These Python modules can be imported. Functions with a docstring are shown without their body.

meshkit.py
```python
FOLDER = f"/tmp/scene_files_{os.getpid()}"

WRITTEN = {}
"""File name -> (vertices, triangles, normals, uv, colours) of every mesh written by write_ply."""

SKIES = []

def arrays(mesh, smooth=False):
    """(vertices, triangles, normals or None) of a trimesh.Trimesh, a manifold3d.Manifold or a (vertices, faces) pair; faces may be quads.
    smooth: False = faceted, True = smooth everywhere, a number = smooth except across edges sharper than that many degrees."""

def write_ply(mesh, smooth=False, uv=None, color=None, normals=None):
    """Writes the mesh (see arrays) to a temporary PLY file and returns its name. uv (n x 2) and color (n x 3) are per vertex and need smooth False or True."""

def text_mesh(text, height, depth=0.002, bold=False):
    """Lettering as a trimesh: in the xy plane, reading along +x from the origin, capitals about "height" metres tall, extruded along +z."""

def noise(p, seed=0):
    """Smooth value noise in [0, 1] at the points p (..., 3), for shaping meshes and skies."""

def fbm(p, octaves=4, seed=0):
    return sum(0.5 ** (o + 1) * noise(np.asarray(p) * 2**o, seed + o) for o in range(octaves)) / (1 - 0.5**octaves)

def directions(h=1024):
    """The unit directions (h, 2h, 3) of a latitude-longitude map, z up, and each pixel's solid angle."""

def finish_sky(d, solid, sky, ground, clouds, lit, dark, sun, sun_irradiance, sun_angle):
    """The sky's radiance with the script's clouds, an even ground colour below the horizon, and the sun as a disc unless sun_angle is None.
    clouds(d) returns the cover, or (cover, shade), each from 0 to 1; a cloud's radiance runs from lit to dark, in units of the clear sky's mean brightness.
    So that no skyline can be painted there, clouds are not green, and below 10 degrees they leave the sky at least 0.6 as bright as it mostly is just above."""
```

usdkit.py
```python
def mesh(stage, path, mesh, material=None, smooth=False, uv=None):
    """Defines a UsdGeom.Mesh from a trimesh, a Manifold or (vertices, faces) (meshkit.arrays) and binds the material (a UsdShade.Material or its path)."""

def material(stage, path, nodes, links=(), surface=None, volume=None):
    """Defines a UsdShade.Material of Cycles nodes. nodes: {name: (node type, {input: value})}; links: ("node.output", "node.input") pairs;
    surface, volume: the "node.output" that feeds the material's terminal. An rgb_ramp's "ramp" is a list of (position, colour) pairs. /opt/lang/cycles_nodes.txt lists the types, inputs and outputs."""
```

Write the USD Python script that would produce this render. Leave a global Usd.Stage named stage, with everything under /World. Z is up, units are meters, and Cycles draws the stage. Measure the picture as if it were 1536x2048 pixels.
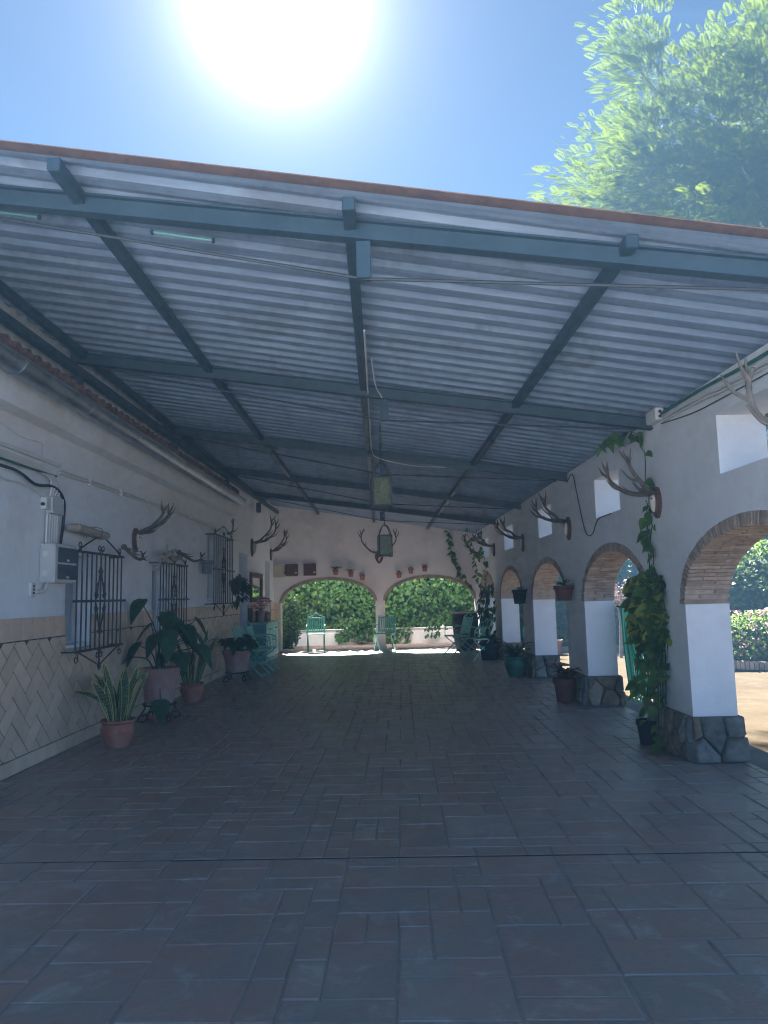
import math, random
import numpy as np, trimesh, usdkit, meshkit
from shapely.geometry import Polygon, box as sbox, MultiPoint
from shapely import affinity
from shapely.ops import voronoi_diagram, unary_union
from pxr import Usd, UsdGeom, UsdLux, UsdShade, Gf, Sdf, Vt

stage = Usd.Stage.CreateInMemory()
UsdGeom.SetStageUpAxis(stage, UsdGeom.Tokens.z)
UsdGeom.SetStageMetersPerUnit(stage, 1.0)
UsdGeom.Xform.Define(stage, '/World')
UsdGeom.Scope.Define(stage, '/World/Looks')
RNG = np.random.default_rng(7)
random.seed(7)

# ------------------------------------------------------------------ camera, sky, sun, exposure
CAM_R = np.array([[0.99973074, 0.02175867, -0.00806235], [-0.00551892, -0.11451762, -0.99340589], [-0.02253847, 0.9931829, -0.1143667]])
EYE = np.array([0.0, 0.0, 1.45])
cam = UsdGeom.Camera.Define(stage, '/World/camera')
M4 = np.eye(4); M4[:3, :3] = CAM_R.T; M4[3, :3] = EYE
cam.AddTransformOp().Set(Gf.Matrix4d(*M4.ravel().tolist()))
cam.CreateHorizontalApertureAttr(36.0)
cam.CreateVerticalApertureAttr(48.0)
cam.CreateFocalLengthAttr(33.75)
cam.CreateClippingRangeAttr(Gf.Vec2f(0.05, 2000))
cam.CreateExposureAttr(3.25)

HAZE = 0.0052
SUN_EL, SUN_AZ = math.radians(42.0), math.radians(-7.8)
SUN_DIR = np.array([math.sin(SUN_AZ) * math.cos(SUN_EL), math.cos(SUN_AZ) * math.cos(SUN_EL), math.sin(SUN_EL)])
sky = UsdLux.DomeLight.Define(stage, '/World/sky')
sky.GetPrim().SetCustomDataByKey('kind', 'structure')
G_ = .95                                  # forward scattering of fine dust: the bright aureole round the sun
skym = usdkit.material(stage, '/World/Looks/sky_look', {
    's': ('sky_texture', {'sky_type': 'single_scattering', 'sun_disc': False, 'sun_elevation': SUN_EL, 'sun_rotation': SUN_AZ, 'air_density': 0.085, 'aerosol_density': 0.05, 'ozone_density': 8.0}),
    'tc': ('texture_coordinate', {}), 'nv': ('vector_math', {'math_type': 'normalize'}), 'dt': ('vector_math', {'math_type': 'dot_product', 'vector2': tuple(SUN_DIR)}),
    'hg': ('math', {'math_type': 'multiply_add', 'value2': -2 * G_, 'value3': 1 + G_ * G_}), 'pw': ('math', {'math_type': 'power', 'value2': -1.75}), 'am': ('math', {'math_type': 'multiply', 'value2': 0.00075}), 'mn': ('math', {'math_type': 'minimum', 'value2': 18.0}),
    'cc': ('combine_color', {}), 'ad': ('mix_color', {'blend_type': 'add', 'fac': 1.0, 'use_clamp': False}),
    'b': ('background_shader', {'strength': 0.05})},
    [('tc.generated', 'nv.vector1'), ('nv.vector', 'dt.vector1'), ('dt.value', 'hg.value1'), ('hg.value', 'pw.value1'), ('pw.value', 'am.value1'), ('am.value', 'mn.value1'), ('mn.value', 'cc.r'), ('mn.value', 'cc.g'), ('mn.value', 'cc.b'),
     ('s.color', 'ad.a'), ('cc.color', 'ad.b'), ('ad.result', 'b.color')], surface='b.background')
UsdShade.MaterialBindingAPI.Apply(sky.GetPrim()).Bind(skym)
sun = UsdLux.DistantLight.Define(stage, '/World/sun')
sun.CreateNormalizeAttr(True); sun.CreateIntensityAttr(1.25); sun.CreateAngleAttr(0.53); sun.CreateColorAttr(Gf.Vec3f(1.0, 0.97, 0.93))
zax = SUN_DIR; xax = np.cross([0, 0, 1.0], zax); xax /= np.linalg.norm(xax); yax = np.cross(zax, xax)
S4 = np.eye(4); S4[0, :3] = xax; S4[1, :3] = yax; S4[2, :3] = zax
sun.AddTransformOp().Set(Gf.Matrix4d(*S4.ravel().tolist()))

# ------------------------------------------------------------------ prim helpers
_used = {}
def numbered(parent, name):
    k = (parent, name); n = _used.get(k, 0); _used[k] = n + 1
    return f'{parent}/{name}' if n == 0 else f'{parent}/{name}_{n:03d}'
def path_of(p): return '/World' if p is None else str(p.GetPath())
def tag(p, label=None, cat=None, group=None, kind=None):
    for k, v in (('label', label), ('category', cat), ('group', group), ('kind', kind)):
        if v: p.SetCustomDataByKey(k, v)
    return p
def thing(name, label, cat, loc=(0, 0, 0), rotz=0.0, group=None, kind=None, scale=1.0):
    x = UsdGeom.Xform.Define(stage, numbered('/World', name))
    x.AddTranslateOp().Set(Gf.Vec3d(*map(float, loc)))
    if rotz: x.AddRotateZOp().Set(float(rotz))
    if scale != 1.0: x.AddScaleOp().Set(Gf.Vec3f(scale, scale, scale))
    return tag(x.GetPrim(), label, cat, group, kind)
def dup(root, label, loc, rotz=0.0, group=None, scale=1.0):
    name = root.GetName().rstrip('0123456789').rstrip('_')
    x = UsdGeom.Xform.Define(stage, numbered('/World', name))
    x.GetPrim().GetReferences().AddInternalReference(root.GetPath())
    x.ClearXformOpOrder()
    x.AddTranslateOp(opSuffix='c').Set(Gf.Vec3d(*map(float, loc)))
    x.AddRotateZOp(opSuffix='c').Set(float(rotz))
    if scale != 1.0: x.AddScaleOp(opSuffix='c').Set(Gf.Vec3f(scale, scale, scale))
    x.GetPrim().SetInstanceable(True)
    return tag(x.GetPrim(), label, root.GetCustomDataByKey('category'), group or root.GetCustomDataByKey('group'))
def obj(name, mesh, m, parent=None, smooth=False, label=None, kind=None):
    if isinstance(mesh, MB): mesh = mesh.get()
    p = usdkit.mesh(stage, numbered(path_of(parent), name), mesh, MAT[m], smooth).GetPrim()
    p.CreateAttribute('doubleSided', Sdf.ValueTypeNames.Bool).Set(True)
    return tag(p, label, kind=kind)

# ------------------------------------------------------------------ mesh helpers
def _cb():
    idx = {}; signs = [(a, b, c) for a in (-1, 1) for b in (-1, 1) for c in (-1, 1)]
    S, K = [], []
    for s in signs:
        for k in range(3):
            idx[(s, k)] = len(S); S.append(s); K.append(k)
    return np.array(S, float), np.array(K)
_CS, _CK = _cb()
_CF = None
def chamfer_box(size, c):
    global _CF
    h = np.asarray(size, float) / 2; c = min(c, 0.45 * 2 * h.min())
    v = _CS * h
    ins = np.ones((24, 3)); ins[np.arange(24), _CK] = 0
    v = v - _CS * ins * c
    if _CF is None:
        vv = _CS * 1.0 - _CS * ins * 0.2
        hull = trimesh.convex.convex_hull(vv)
        d = np.linalg.norm(hull.vertices[:, None] - vv[None], axis=2).argmin(1)
        _CF = d[hull.faces]
    return v, _CF
def rotz_m(a):
    c, s = math.cos(a), math.sin(a); return np.array([[c, -s, 0], [s, c, 0], [0, 0, 1.0]])
def frame_of(d, up=(0, 0, 1)):
    d = np.asarray(d, float); d = d / np.linalg.norm(d); up = np.asarray(up, float)
    if abs(d @ up) > 0.98: up = np.array([1.0, 0, 0]) if abs(d[0]) < 0.9 else np.array([0, 1.0, 0])
    s = np.cross(up, d); s /= np.linalg.norm(s); n = np.cross(d, s)
    return s, d, n
def spline(pts, n=12):
    p = np.asarray(pts, float)
    if len(p) < 3: return np.array([p[0] + (p[-1] - p[0]) * t for t in np.linspace(0, 1, max(2, n))])
    q = np.vstack([2 * p[0] - p[1], p, 2 * p[-1] - p[-2]]); out = []
    per = max(2, int(round(n / (len(p) - 1))))
    for i in range(len(p) - 1):
        a, b, c, d = q[i:i + 4]
        for t in np.linspace(0, 1, per, endpoint=False):
            out.append(0.5 * (2 * b + (c - a) * t + (2 * a - 5 * b + 4 * c - d) * t * t + (3 * b - a - 3 * c + d) * t ** 3))
    out.append(p[-1]); return np.array(out)
class MB:
    def __init__(s): s.V, s.F, s.n = [], [], 0
    def add(s, v, f):
        v = np.asarray(v, float); f = np.asarray(f, int)
        if f.shape[1] == 4: f = np.vstack([f[:, [0, 1, 2]], f[:, [0, 2, 3]]])
        s.V.append(v); s.F.append(f + s.n); s.n += len(v); return s
    def tri(s, m): return s.add(m.vertices, m.faces)
    def get(s): return np.vstack(s.V), np.vstack(s.F)
    def box(s, lo, hi, c=0.004):
        lo, hi = np.minimum(lo, hi).astype(float), np.maximum(lo, hi).astype(float)
        v, f = chamfer_box(hi - lo, c); return s.add(v + (lo + hi) / 2, f)
    def rbox(s, cen, size, R, c=0.004):
        v, f = chamfer_box(size, c); return s.add(v @ np.asarray(R).T + cen, f)
    def bar(s, p0, p1, w, h, c=0.003, up=(0, 0, 1)):
        p0, p1 = np.asarray(p0, float), np.asarray(p1, float)
        a, d, n = frame_of(p1 - p0, up)
        v, f = chamfer_box((w, np.linalg.norm(p1 - p0), h), c)
        return s.add(v @ np.array([a, d, n]) + (p0 + p1) / 2, f)
    def tube(s, pts, r, n=7, caps=True):
        p = np.asarray(pts, float); m = len(p); r = np.atleast_1d(np.asarray(r, float)); r = np.interp(np.linspace(0, 1, m), np.linspace(0, 1, len(r)), r) if len(r) > 1 else np.full(m, r[0])
        t = np.gradient(p, axis=0); t /= np.maximum(np.linalg.norm(t, axis=1, keepdims=True), 1e-9)
        a, _, b = frame_of(t[0]); ring = []
        an = np.arange(n) * 2 * math.pi / n
        for i in range(m):
            a = a - t[i] * (a @ t[i]); a /= max(np.linalg.norm(a), 1e-9); b = np.cross(t[i], a)
            ring.append(p[i] + r[i] * (np.cos(an)[:, None] * a + np.sin(an)[:, None] * b))
        v = np.vstack(ring); f = []
        for i in range(m - 1):
            for j in range(n):
                k = (j + 1) % n; f.append((i * n + j, i * n + k, (i + 1) * n + k, (i + 1) * n + j))
        s.add(v, f)
        if caps:
            for i, fl in ((0, 1), (m - 1, 0)):
                c = np.vstack([ring[i], p[i]]); ff = [((j + 1) % n, j, n) if fl else (j, (j + 1) % n, n) for j in range(n)]
                s.add(c, ff)
        return s
    def lathe(s, prof, n=24, cen=(0, 0, 0), sx=1, sy=1):
        an = np.arange(n) * 2 * math.pi / n; v, f = [], []
        for r, z in prof: v.append(np.stack([r * np.cos(an) * sx, r * np.sin(an) * sy, np.full(n, z)], 1))
        for i in range(len(prof) - 1):
            for j in range(n):
                k = (j + 1) % n; f.append((i * n + j, i * n + k, (i + 1) * n + k, (i + 1) * n + j))
        return s.add(np.vstack(v) + np.asarray(cen), f)
    def prism(s, poly, depth, fn):
        for g in getattr(poly, 'geoms', [poly]):
            if g.is_empty or g.area < 1e-6: continue
            m = trimesh.creation.extrude_polygon(g, depth, engine='earcut'); s.add(fn(np.array(m.vertices)), m.faces)
        return s
    def frustum(s, ring, lift, inset, fn, jit=0.0):
        """convex-ish polygon ring (n,2): sides rise from 0 to lift, top inset towards the centroid"""
        ring = np.asarray(ring, float); n = len(ring); c = ring.mean(0)
        d = ring - c; L = np.linalg.norm(d, axis=1, keepdims=True)
        top = c + d * np.maximum(0.3, (L - inset * 1.3) / np.maximum(L, 1e-6))
        zt = np.full(n, lift) + (RNG.uniform(-jit, jit, n) if jit else 0)
        v = np.vstack([np.c_[ring, np.zeros(n)], np.c_[top, zt], [[c[0], c[1], lift + jit]]])
        f = [(i, (i + 1) % n, n + (i + 1) % n) for i in range(n)] + [(i, n + (i + 1) % n, n + i) for i in range(n)] + [(n + i, n + (i + 1) % n, 2 * n) for i in range(n)]
        return s.add(fn(v), f)
    def blade(s, pts, w, up=(0, 0, 1), fold=0.2):
        p = np.asarray(pts, float); m = len(p); w = np.broadcast_to(np.asarray(w, float), (m,))
        t = np.gradient(p, axis=0); t /= np.maximum(np.linalg.norm(t, axis=1, keepdims=True), 1e-9)
        up = np.asarray(up, float); v = []
        for i in range(m):
            sd = np.cross(up, t[i]); L = np.linalg.norm(sd); sd = sd / L if L > 1e-6 else np.array([1.0, 0, 0]); nn = np.cross(t[i], sd)
            v += [p[i] + sd * w[i] + nn * w[i] * fold, p[i], p[i] - sd * w[i] + nn * w[i] * fold]
        f = []
        for i in range(m - 1):
            a = 3 * i; f += [(a, a + 3, a + 4, a + 1), (a + 1, a + 4, a + 5, a + 2)]
        return s.add(v, f)
    def xf(s, R=None, t=(0, 0, 0)):
        for i, v in enumerate(s.V): s.V[i] = (v if R is None else v @ np.asarray(R).T) + np.asarray(t)
        return s
def leaf_cloud(P, D, N, L, W, fold=0.25):
    """many 2-triangle folded leaves: points, direction, normal, length, half width"""
    P, D, N = (np.asarray(x, float) for x in (P, D, N)); L = np.asarray(L)[:, None]; W = np.asarray(W)[:, None]
    D = D / np.linalg.norm(D, axis=1, keepdims=True); S = np.cross(D, N); S /= np.maximum(np.linalg.norm(S, axis=1, keepdims=True), 1e-9); N = np.cross(S, D)
    v = np.stack([P, P + D * L * 0.42 + S * W + N * W * fold, P + D * L - N * L * 0.12, P + D * L * 0.42 - S * W + N * W * fold], 1).reshape(-1, 3)
    i = np.arange(len(P))[:, None] * 4
    f = np.vstack([i + [0, 2, 1], i + [0, 3, 2]]); return v, f
def rdir(n, rng):
    d = rng.normal(size=(n, 3)); return d / np.linalg.norm(d, axis=1, keepdims=True)
def heart(mb, base, d, up, L, W, droop=0.3, fold=0.25, n=6):
    d = np.asarray(d, float); d = d / np.linalg.norm(d); base = np.asarray(base, float)
    x = np.array([-0.16, 0.0, 0.2, 0.45, 0.75, 1.0]); w = np.array([0.55, 0.95, 1.0, 0.8, 0.38, 0.0]) * W
    pts = [base + d * L * t - np.array([0, 0, 1]) * droop * L * max(t, 0) ** 2 for t in x]
    mb.blade(pts, w, up, fold); return mb

# ------------------------------------------------------------------ materials
MAT = {}
def P(name, c1, c2=None, scale=8.0, rough=0.6, bump=0.0, bscale=None, metallic=0.0, c3=None, rnd=0.0, spec=0.5, detail=5.0, stretch=None, coat=0.0, lo=0.35, hi=0.65, dust=None):
    """principled with two or three noise-mixed colours, per-object tone (rnd) and fine relief"""
    n = {'geo': ('texture_coordinate', {}), 'map': ('mapping', {'scale': stretch or (1, 1, 1)}),
         'nz': ('noise_texture', {'scale': scale, 'detail': detail, 'roughness': 0.62}),
         'rp': ('rgb_ramp', {'ramp': [(lo, c1), (hi, c2 or c1)]}),
         'p': ('principled_bsdf', {'roughness': rough, 'metallic': metallic, 'specular_ior_level': spec, 'coat_weight': coat})}
    l = [('geo.object', 'map.vector'), ('map.vector', 'nz.vector'), ('nz.fac', 'rp.fac')]
    last = 'rp.color'
    if c3:
        n['nz3'] = ('noise_texture', {'scale': scale * 0.23, 'detail': 6.0, 'roughness': 0.7})
        n['r3'] = ('rgb_ramp', {'ramp': [(0.5, (0, 0, 0)), (0.68, (1, 1, 1))]})
        n['m3'] = ('mix_color', {'b': c3}); l += [('geo.object', 'nz3.vector'), ('nz3.fac', 'r3.fac'), ('r3.color', 'm3.fac'), (last, 'm3.a')]; last = 'm3.result'
    if dust:
        n['nd'] = ('noise_texture', {'scale': dust[1], 'detail': 9.0, 'roughness': 0.72, 'distortion': 0.6})
        n['rd'] = ('rgb_ramp', {'ramp': [(dust[2], (0, 0, 0)), (dust[3], (.85, .85, .85))]})
        n['md'] = ('mix_color', {'b': dust[0]}); l += [('geo.object', 'nd.vector'), ('nd.fac', 'rd.fac'), ('rd.color', 'md.fac'), (last, 'md.a')]; last = 'md.result'
    if rnd:
        n['oi'] = ('object_info', {}); n['rr'] = ('map_range', {'from_min': 0.0, 'from_max': 1.0, 'to_min': 1 - rnd, 'to_max': 1 + rnd})
        n['hv'] = ('hsv', {}); l += [('oi.random', 'rr.value'), ('rr.result', 'hv.value'), (last, 'hv.color')]; last = 'hv.color'
    l.append((last, 'p.base_color'))
    if bump:
        n['nb'] = ('noise_texture', {'scale': bscale or scale * 4, 'detail': 6.0, 'roughness': 0.65})
        n['bp'] = ('bump', {'strength': bump, 'distance': 0.01}); l += [('map.vector', 'nb.vector'), ('nb.fac', 'bp.height'), ('bp.normal', 'p.normal')]
    MAT[name] = usdkit.material(stage, f'/World/Looks/{name}', n, l, surface='p.BSDF')
def LEAF(name, c1, c2, trans=0.4, rough=0.45, tcol=None, isl=True, stripes=None, spec=.35):
    tc = tcol or tuple(min(1, x * 2.2) for x in c2)
    n = {'g': ('geometry', {}), 'oi': ('object_info', {}), 'ad': ('math', {'math_type': 'add'}), 'fr': ('math', {'math_type': 'fraction'}),
         'rp': ('rgb_ramp', {'ramp': [(0.0, c1), (0.7, c2), (1.0, tuple(x * 1.35 for x in c2))]}),
         'p': ('principled_bsdf', {'roughness': rough, 'specular_ior_level': spec}), 't': ('translucent_bsdf', {}), 'tm': ('mix_color', {'blend_type': 'mix', 'fac': 0.6, 'b': tc}),
         'm': ('mix_closure', {'fac': trans})}
    l = [('g.random_per_island', 'ad.value1'), ('oi.random', 'ad.value2'), ('ad.value', 'fr.value1'), ('fr.value', 'rp.fac')]
    last = 'rp.color'
    if stripes:
        n['tc'] = ('texture_coordinate', {}); n['wv'] = ('wave_texture', {'bands_direction': 'z', 'scale': 9.0, 'distortion': 7.0, 'detail': 3.0, 'detail_scale': 2.0}); n['ms'] = ('mix_color', {'b': stripes})
        n['r2'] = ('rgb_ramp', {'ramp': [(0.45, (0, 0, 0)), (0.75, (1, 1, 1))]})
        l += [('tc.object', 'wv.vector'), ('wv.fac', 'r2.fac'), ('r2.color', 'ms.fac'), (last, 'ms.a')]; last = 'ms.result'
    l += [(last, 'p.base_color'), (last, 'tm.a'), ('tm.result', 't.color'), ('p.BSDF', 'm.closure1'), ('t.BSDF', 'm.closure2')]
    MAT[name] = usdkit.material(stage, f'/World/Looks/{name}', n, l, surface='m.closure')

P('plaster', (.76, .80, .83), (.80, .83, .85), 3, .85, .5, 14, c3=(.70, .70, .69), dust=((.64, .63, .61), 1.1, .56, .80))
P('plaster_cream', (.76, .71, .69), (.81, .75, .73), 2.2, .85, .3, 20, c3=(.63, .57, .54))
P('plaster_arcade', (.76, .78, .81), (.80, .82, .84), 2.5, .85, .5, 14, c3=(.70, .70, .70), dust=((.64, .63, .62), 1.3, .56, .80))
P('dado_tile', (.64, .45, .325), (.71, .53, .39), 6, .5, .12, 40, rnd=.10)
P('dado_grout', (.075, .062, .055), (.11, .095, .085), 20, .9)
P('floor_tile', (.315, .225, .20), (.265, .235, .222), 2.6, .38, .5, 26, c3=(.33, .30, .285), rnd=.06, spec=.45, lo=.42, hi=.60, dust=((.40, .405, .40), 4.5, .54, .72))
P('floor_grout', (.24, .225, .21), (.30, .285, .265), 12, .85, .3, 60)
P('concrete', (.092, .071, .045), (.115, .090, .060), 1.2, .97, .3, 30, spec=.02, c3=(.08, .06, .04), dust=((.13, .108, .08), 3.0, .5, .7))
P('pale_concrete', (.64, .66, .68), (.70, .71, .72), 3, .85, .2, 30)
P('slab', (.17, .17, .16), (.22, .22, .21), 3, .95, .2, 30, spec=.05)
P('earth', (.16, .12, .085), (.22, .17, .12), 4, .95, .4, 30)
P('pink_paving', (.40, .27, .23), (.46, .32, .27), 4, .8, .2, 30)
P('brick', (.30, .225, .175), (.42, .33, .26), 14, .85, .5, 60, rnd=.22, c3=(.48, .40, .32))
P('mortar', (.36, .31, .26), (.42, .37, .31), 20, .95, .4, 70)
P('stone_brown', (.15, .115, .08), (.29, .225, .155), 9, .8, 1.0, 14, c3=(.20, .20, .18), rnd=.35)
P('stone_grey', (.095, .10, .095), (.20, .20, .185), 9, .75, 1.0, 14, c3=(.25, .22, .17), rnd=.35)
P('stone_mortar', (.15, .14, .125), (.21, .20, .18), 20, .95, .5, 50)
P('steel_paint', (.025, .055, .080), (.040, .075, .105), 5, .55, .1, 30)
P('rod_steel', (.04, .05, .06), None, 5, .5)
P('sheet_metal', (.20, .275, .39), (.28, .365, .49), 5, .65, .1, 20, c3=(.18, .22, .29), stretch=(.35, 4, 1), rnd=.09, dust=((.15, .17, .20), 1.6, .58, .72))
P('roof_red', (.20, .115, .095), (.28, .165, .13), 6, .8, .4, 30)
P('clay_tile', (.20, .105, .09), (.29, .17, .14), 9, .85, .4, 40, rnd=.22)
P('zinc', (.27, .30, .34), (.36, .39, .43), 4, .34, .05, 20, metallic=.85)
P('iron', (.018, .02, .024), (.03, .032, .036), 20, .5, .2, 60)
P('white_plastic', (.62, .62, .60), (.66, .66, .64), 5, .45)
P('grey_plastic', (.50, .51, .50), (.54, .55, .54), 5, .5)
P('smoked_window', (.025, .05, .085), None, 5, .15)
P('cable_black', (.02, .025, .03), None, 5, .5)
P('cable_green', (.015, .13, .09), None, 5, .45)
P('terracotta', (.34, .115, .078), (.42, .16, .105), 6, .75, .2, 40, c3=(.40, .22, .17), dust=((.42, .30, .25), 9, .58, .75))
P('terracotta_dark', (.13, .045, .035), (.17, .06, .045), 6, .7, .2, 40)
P('faded_clay', (.34, .18, .155), (.41, .235, .205), 4, .85, .25, 30, c3=(.44, .32, .28), dust=((.48, .40, .36), 7, .58, .75))
P('soil', (.03, .022, .016), (.05, .036, .026), 40, .95, .8, 80)
P('green_paint', (.17, .50, .40), (.21, .57, .46), 14, .42, .1, 40)
P('aqua_paint', (.06, .42, .42), (.08, .48, .47), 14, .42)
P('cabinet_paint', (.26, .58, .50), (.31, .64, .56), 9, .5, .1, 40)
P('cabinet_dark', (.10, .29, .25), (.12, .33, .285), 9, .5)
P('wood_dark', (.10, .045, .028), (.15, .075, .045), 5, .55, .25, 40, stretch=(1, 1, 8))
P('wood_pale', (.30, .26, .21), (.40, .35, .29), 5, .85, .5, 30, stretch=(8, 1, 8))
P('antler', (.075, .06, .048), (.15, .12, .092), 14, .6, .4, 50)
P('antler_pale', (.16, .135, .11), (.26, .22, .18), 14, .6, .4, 50)
P('bone', (.55, .50, .42), (.64, .59, .51), 20, .7, .2, 60)
P('black_plastic', (.008, .013, .02), (.012, .02, .028), 6, .65, spec=.25)
P('door_paint', (.13, .16, .20), (.16, .19, .23), 5, .6)
P('window_white', (.50, .52, .54), (.55, .57, .58), 5, .5)
P('glass_dark', (.34, .38, .42), None, 5, .08)
P('tube_glass', (.16, .42, .40), None, 5, .3)
P('hose_green', (.02, .29, .15), (.03, .36, .20), 6, .35)
P('bark', (.11, .085, .065), (.19, .155, .12), 8, .95, .9, 20, stretch=(3, 3, .6))
P('twig_pink', (.22, .16, .145), (.30, .225, .20), 10, .9)
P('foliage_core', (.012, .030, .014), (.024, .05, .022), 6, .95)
P('beige_enamel', (.48, .43, .30), (.54, .48, .34), 5, .5)
P('label_white', (.70, .70, .68), None, 5, .6)
P('hedge_wall', (.74, .73, .71), (.79, .78, .76), 3, .85, .3, 20, c3=(.58, .55, .52))
LEAF('ivy_leaf', (.035, .095, .035), (.10, .21, .06), .45, .32)
LEAF('hedge_leaf', (.045, .09, .025), (.09, .165, .04), .35)
LEAF('bush_leaf', (.07, .13, .025), (.13, .20, .04), .35)
LEAF('tree_leaf', (.018, .046, .012), (.048, .092, .014), .42, .7, tcol=(.17, .21, .01), spec=.05)
LEAF('dark_leaf', (.018, .065, .036), (.035, .105, .055), .2)
LEAF('pothos_leaf', (.045, .12, .03), (.10, .20, .045), .35)
LEAF('pothos_light', (.22, .28, .05), (.34, .38, .09), .35)
LEAF('snake_leaf', (.035, .075, .04), (.05, .10, .05), .1, stripes=(.13, .19, .11))
LEAF('snake_margin', (.42, .42, .14), (.52, .50, .20), .15)
LEAF('petal_pink', (.42, .14, .17), (.58, .26, .27), .35)
LEAF('petal_pale', (.68, .40, .42), (.76, .52, .52), .35)
LEAF('dusty_petal', (.16, .105, .10), (.24, .165, .155), .15)
LEAF('red_leaf', (.06, .02, .022), (.10, .03, .03), .2)
MAT['pane_glass'] = usdkit.material(stage, '/World/Looks/pane_glass', {'f': ('fresnel', {'IOR': 1.25}), 't': ('transparent_bsdf', {'color': (.80, .80, .58)}), 'n': ('noise_texture', {'scale': 40.0, 'detail': 4.0}), 'r': ('rgb_ramp', {'ramp': [(.36, (.62, .64, .40)), (.58, (.96, .96, .80))]}), 'd': ('translucent_bsdf', {}), 'dm': ('mix_closure', {'fac': .42}), 'g': ('glossy_bsdf', {'roughness': .12, 'color': (.9, .9, .9)}), 'm': ('mix_closure', {})},
    [('n.fac', 'r.fac'), ('r.color', 'd.color'), ('f.fac', 'm.fac'), ('t.BSDF', 'dm.closure1'), ('d.BSDF', 'dm.closure2'), ('dm.closure', 'm.closure1'), ('g.BSDF', 'm.closure2')], surface='m.closure')
MAT['mirror_glass'] = usdkit.material(stage, '/World/Looks/mirror_glass', {'g': ('glossy_bsdf', {'roughness': .01, 'color': (.8, .84, .82)})}, [], surface='g.BSDF')

# ------------------------------------------------------------------ measures of the place
XR, WT, ZS = 2.62, 0.38, 1.31            # arcade inner face, its thickness, spring line
FARY = 19.8
SL = 0.16                                 # roof fall to the right
def roof_z(x, z0): return z0 + (XR - x) * SL
LT = 0.02
LROT = -math.degrees(LT)
def LW(n, u, z=0.0):                      # a point n metres out of the house wall, u along it
    return np.array([-3.15 + math.cos(LT) * n + math.sin(LT) * (u - 7), 7 - math.sin(LT) * n + math.cos(LT) * (u - 7), z])

# ------------------------------------------------------------------ ground, courtyard, floor
def sheet(name, x0, x1, y0, y1, z, m, thick=0.05, label=None):
    o = obj(name, MB().box((x0, y0, z - thick), (x1, y1, z), 0.004), m, smooth=False); return tag(o, label, kind='structure')
sheet('ground', -400, 400, -300, 500, -0.16, 'earth', .3)
cy = tag(UsdGeom.Xform.Define(stage, numbered('/World', 'courtyard_paving')).GetPrim(), 'sunlit pale concrete courtyard right of the arcade', kind='structure')
obj('concrete_field', MB().box((3.5, -30, -.15), (14, 13.0, -.06), .004), 'concrete', cy)
obj('concrete_field', MB().box((3.5, 13.004, -.15), (6.0, 40, -.06), .004), 'concrete', cy)
obj('grey_field', MB().box((-14, -30, -.15), (3.496, -2.2, -.06), .004), 'pale_concrete', cy)
for k in range(18):                                                    # slab strip beside the piers
    y = -2.0 + k * 1.25
    obj('paving_slab', MB().box((3.06, y, -.15), (3.494, y + 1.242, -.052), .006), 'slab', cy)
sheet('back_path', -5, 3.0, 19.99, 21.9, -0.015, 'pink_paving', .1, 'pink paving strip behind the far arches')

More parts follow.
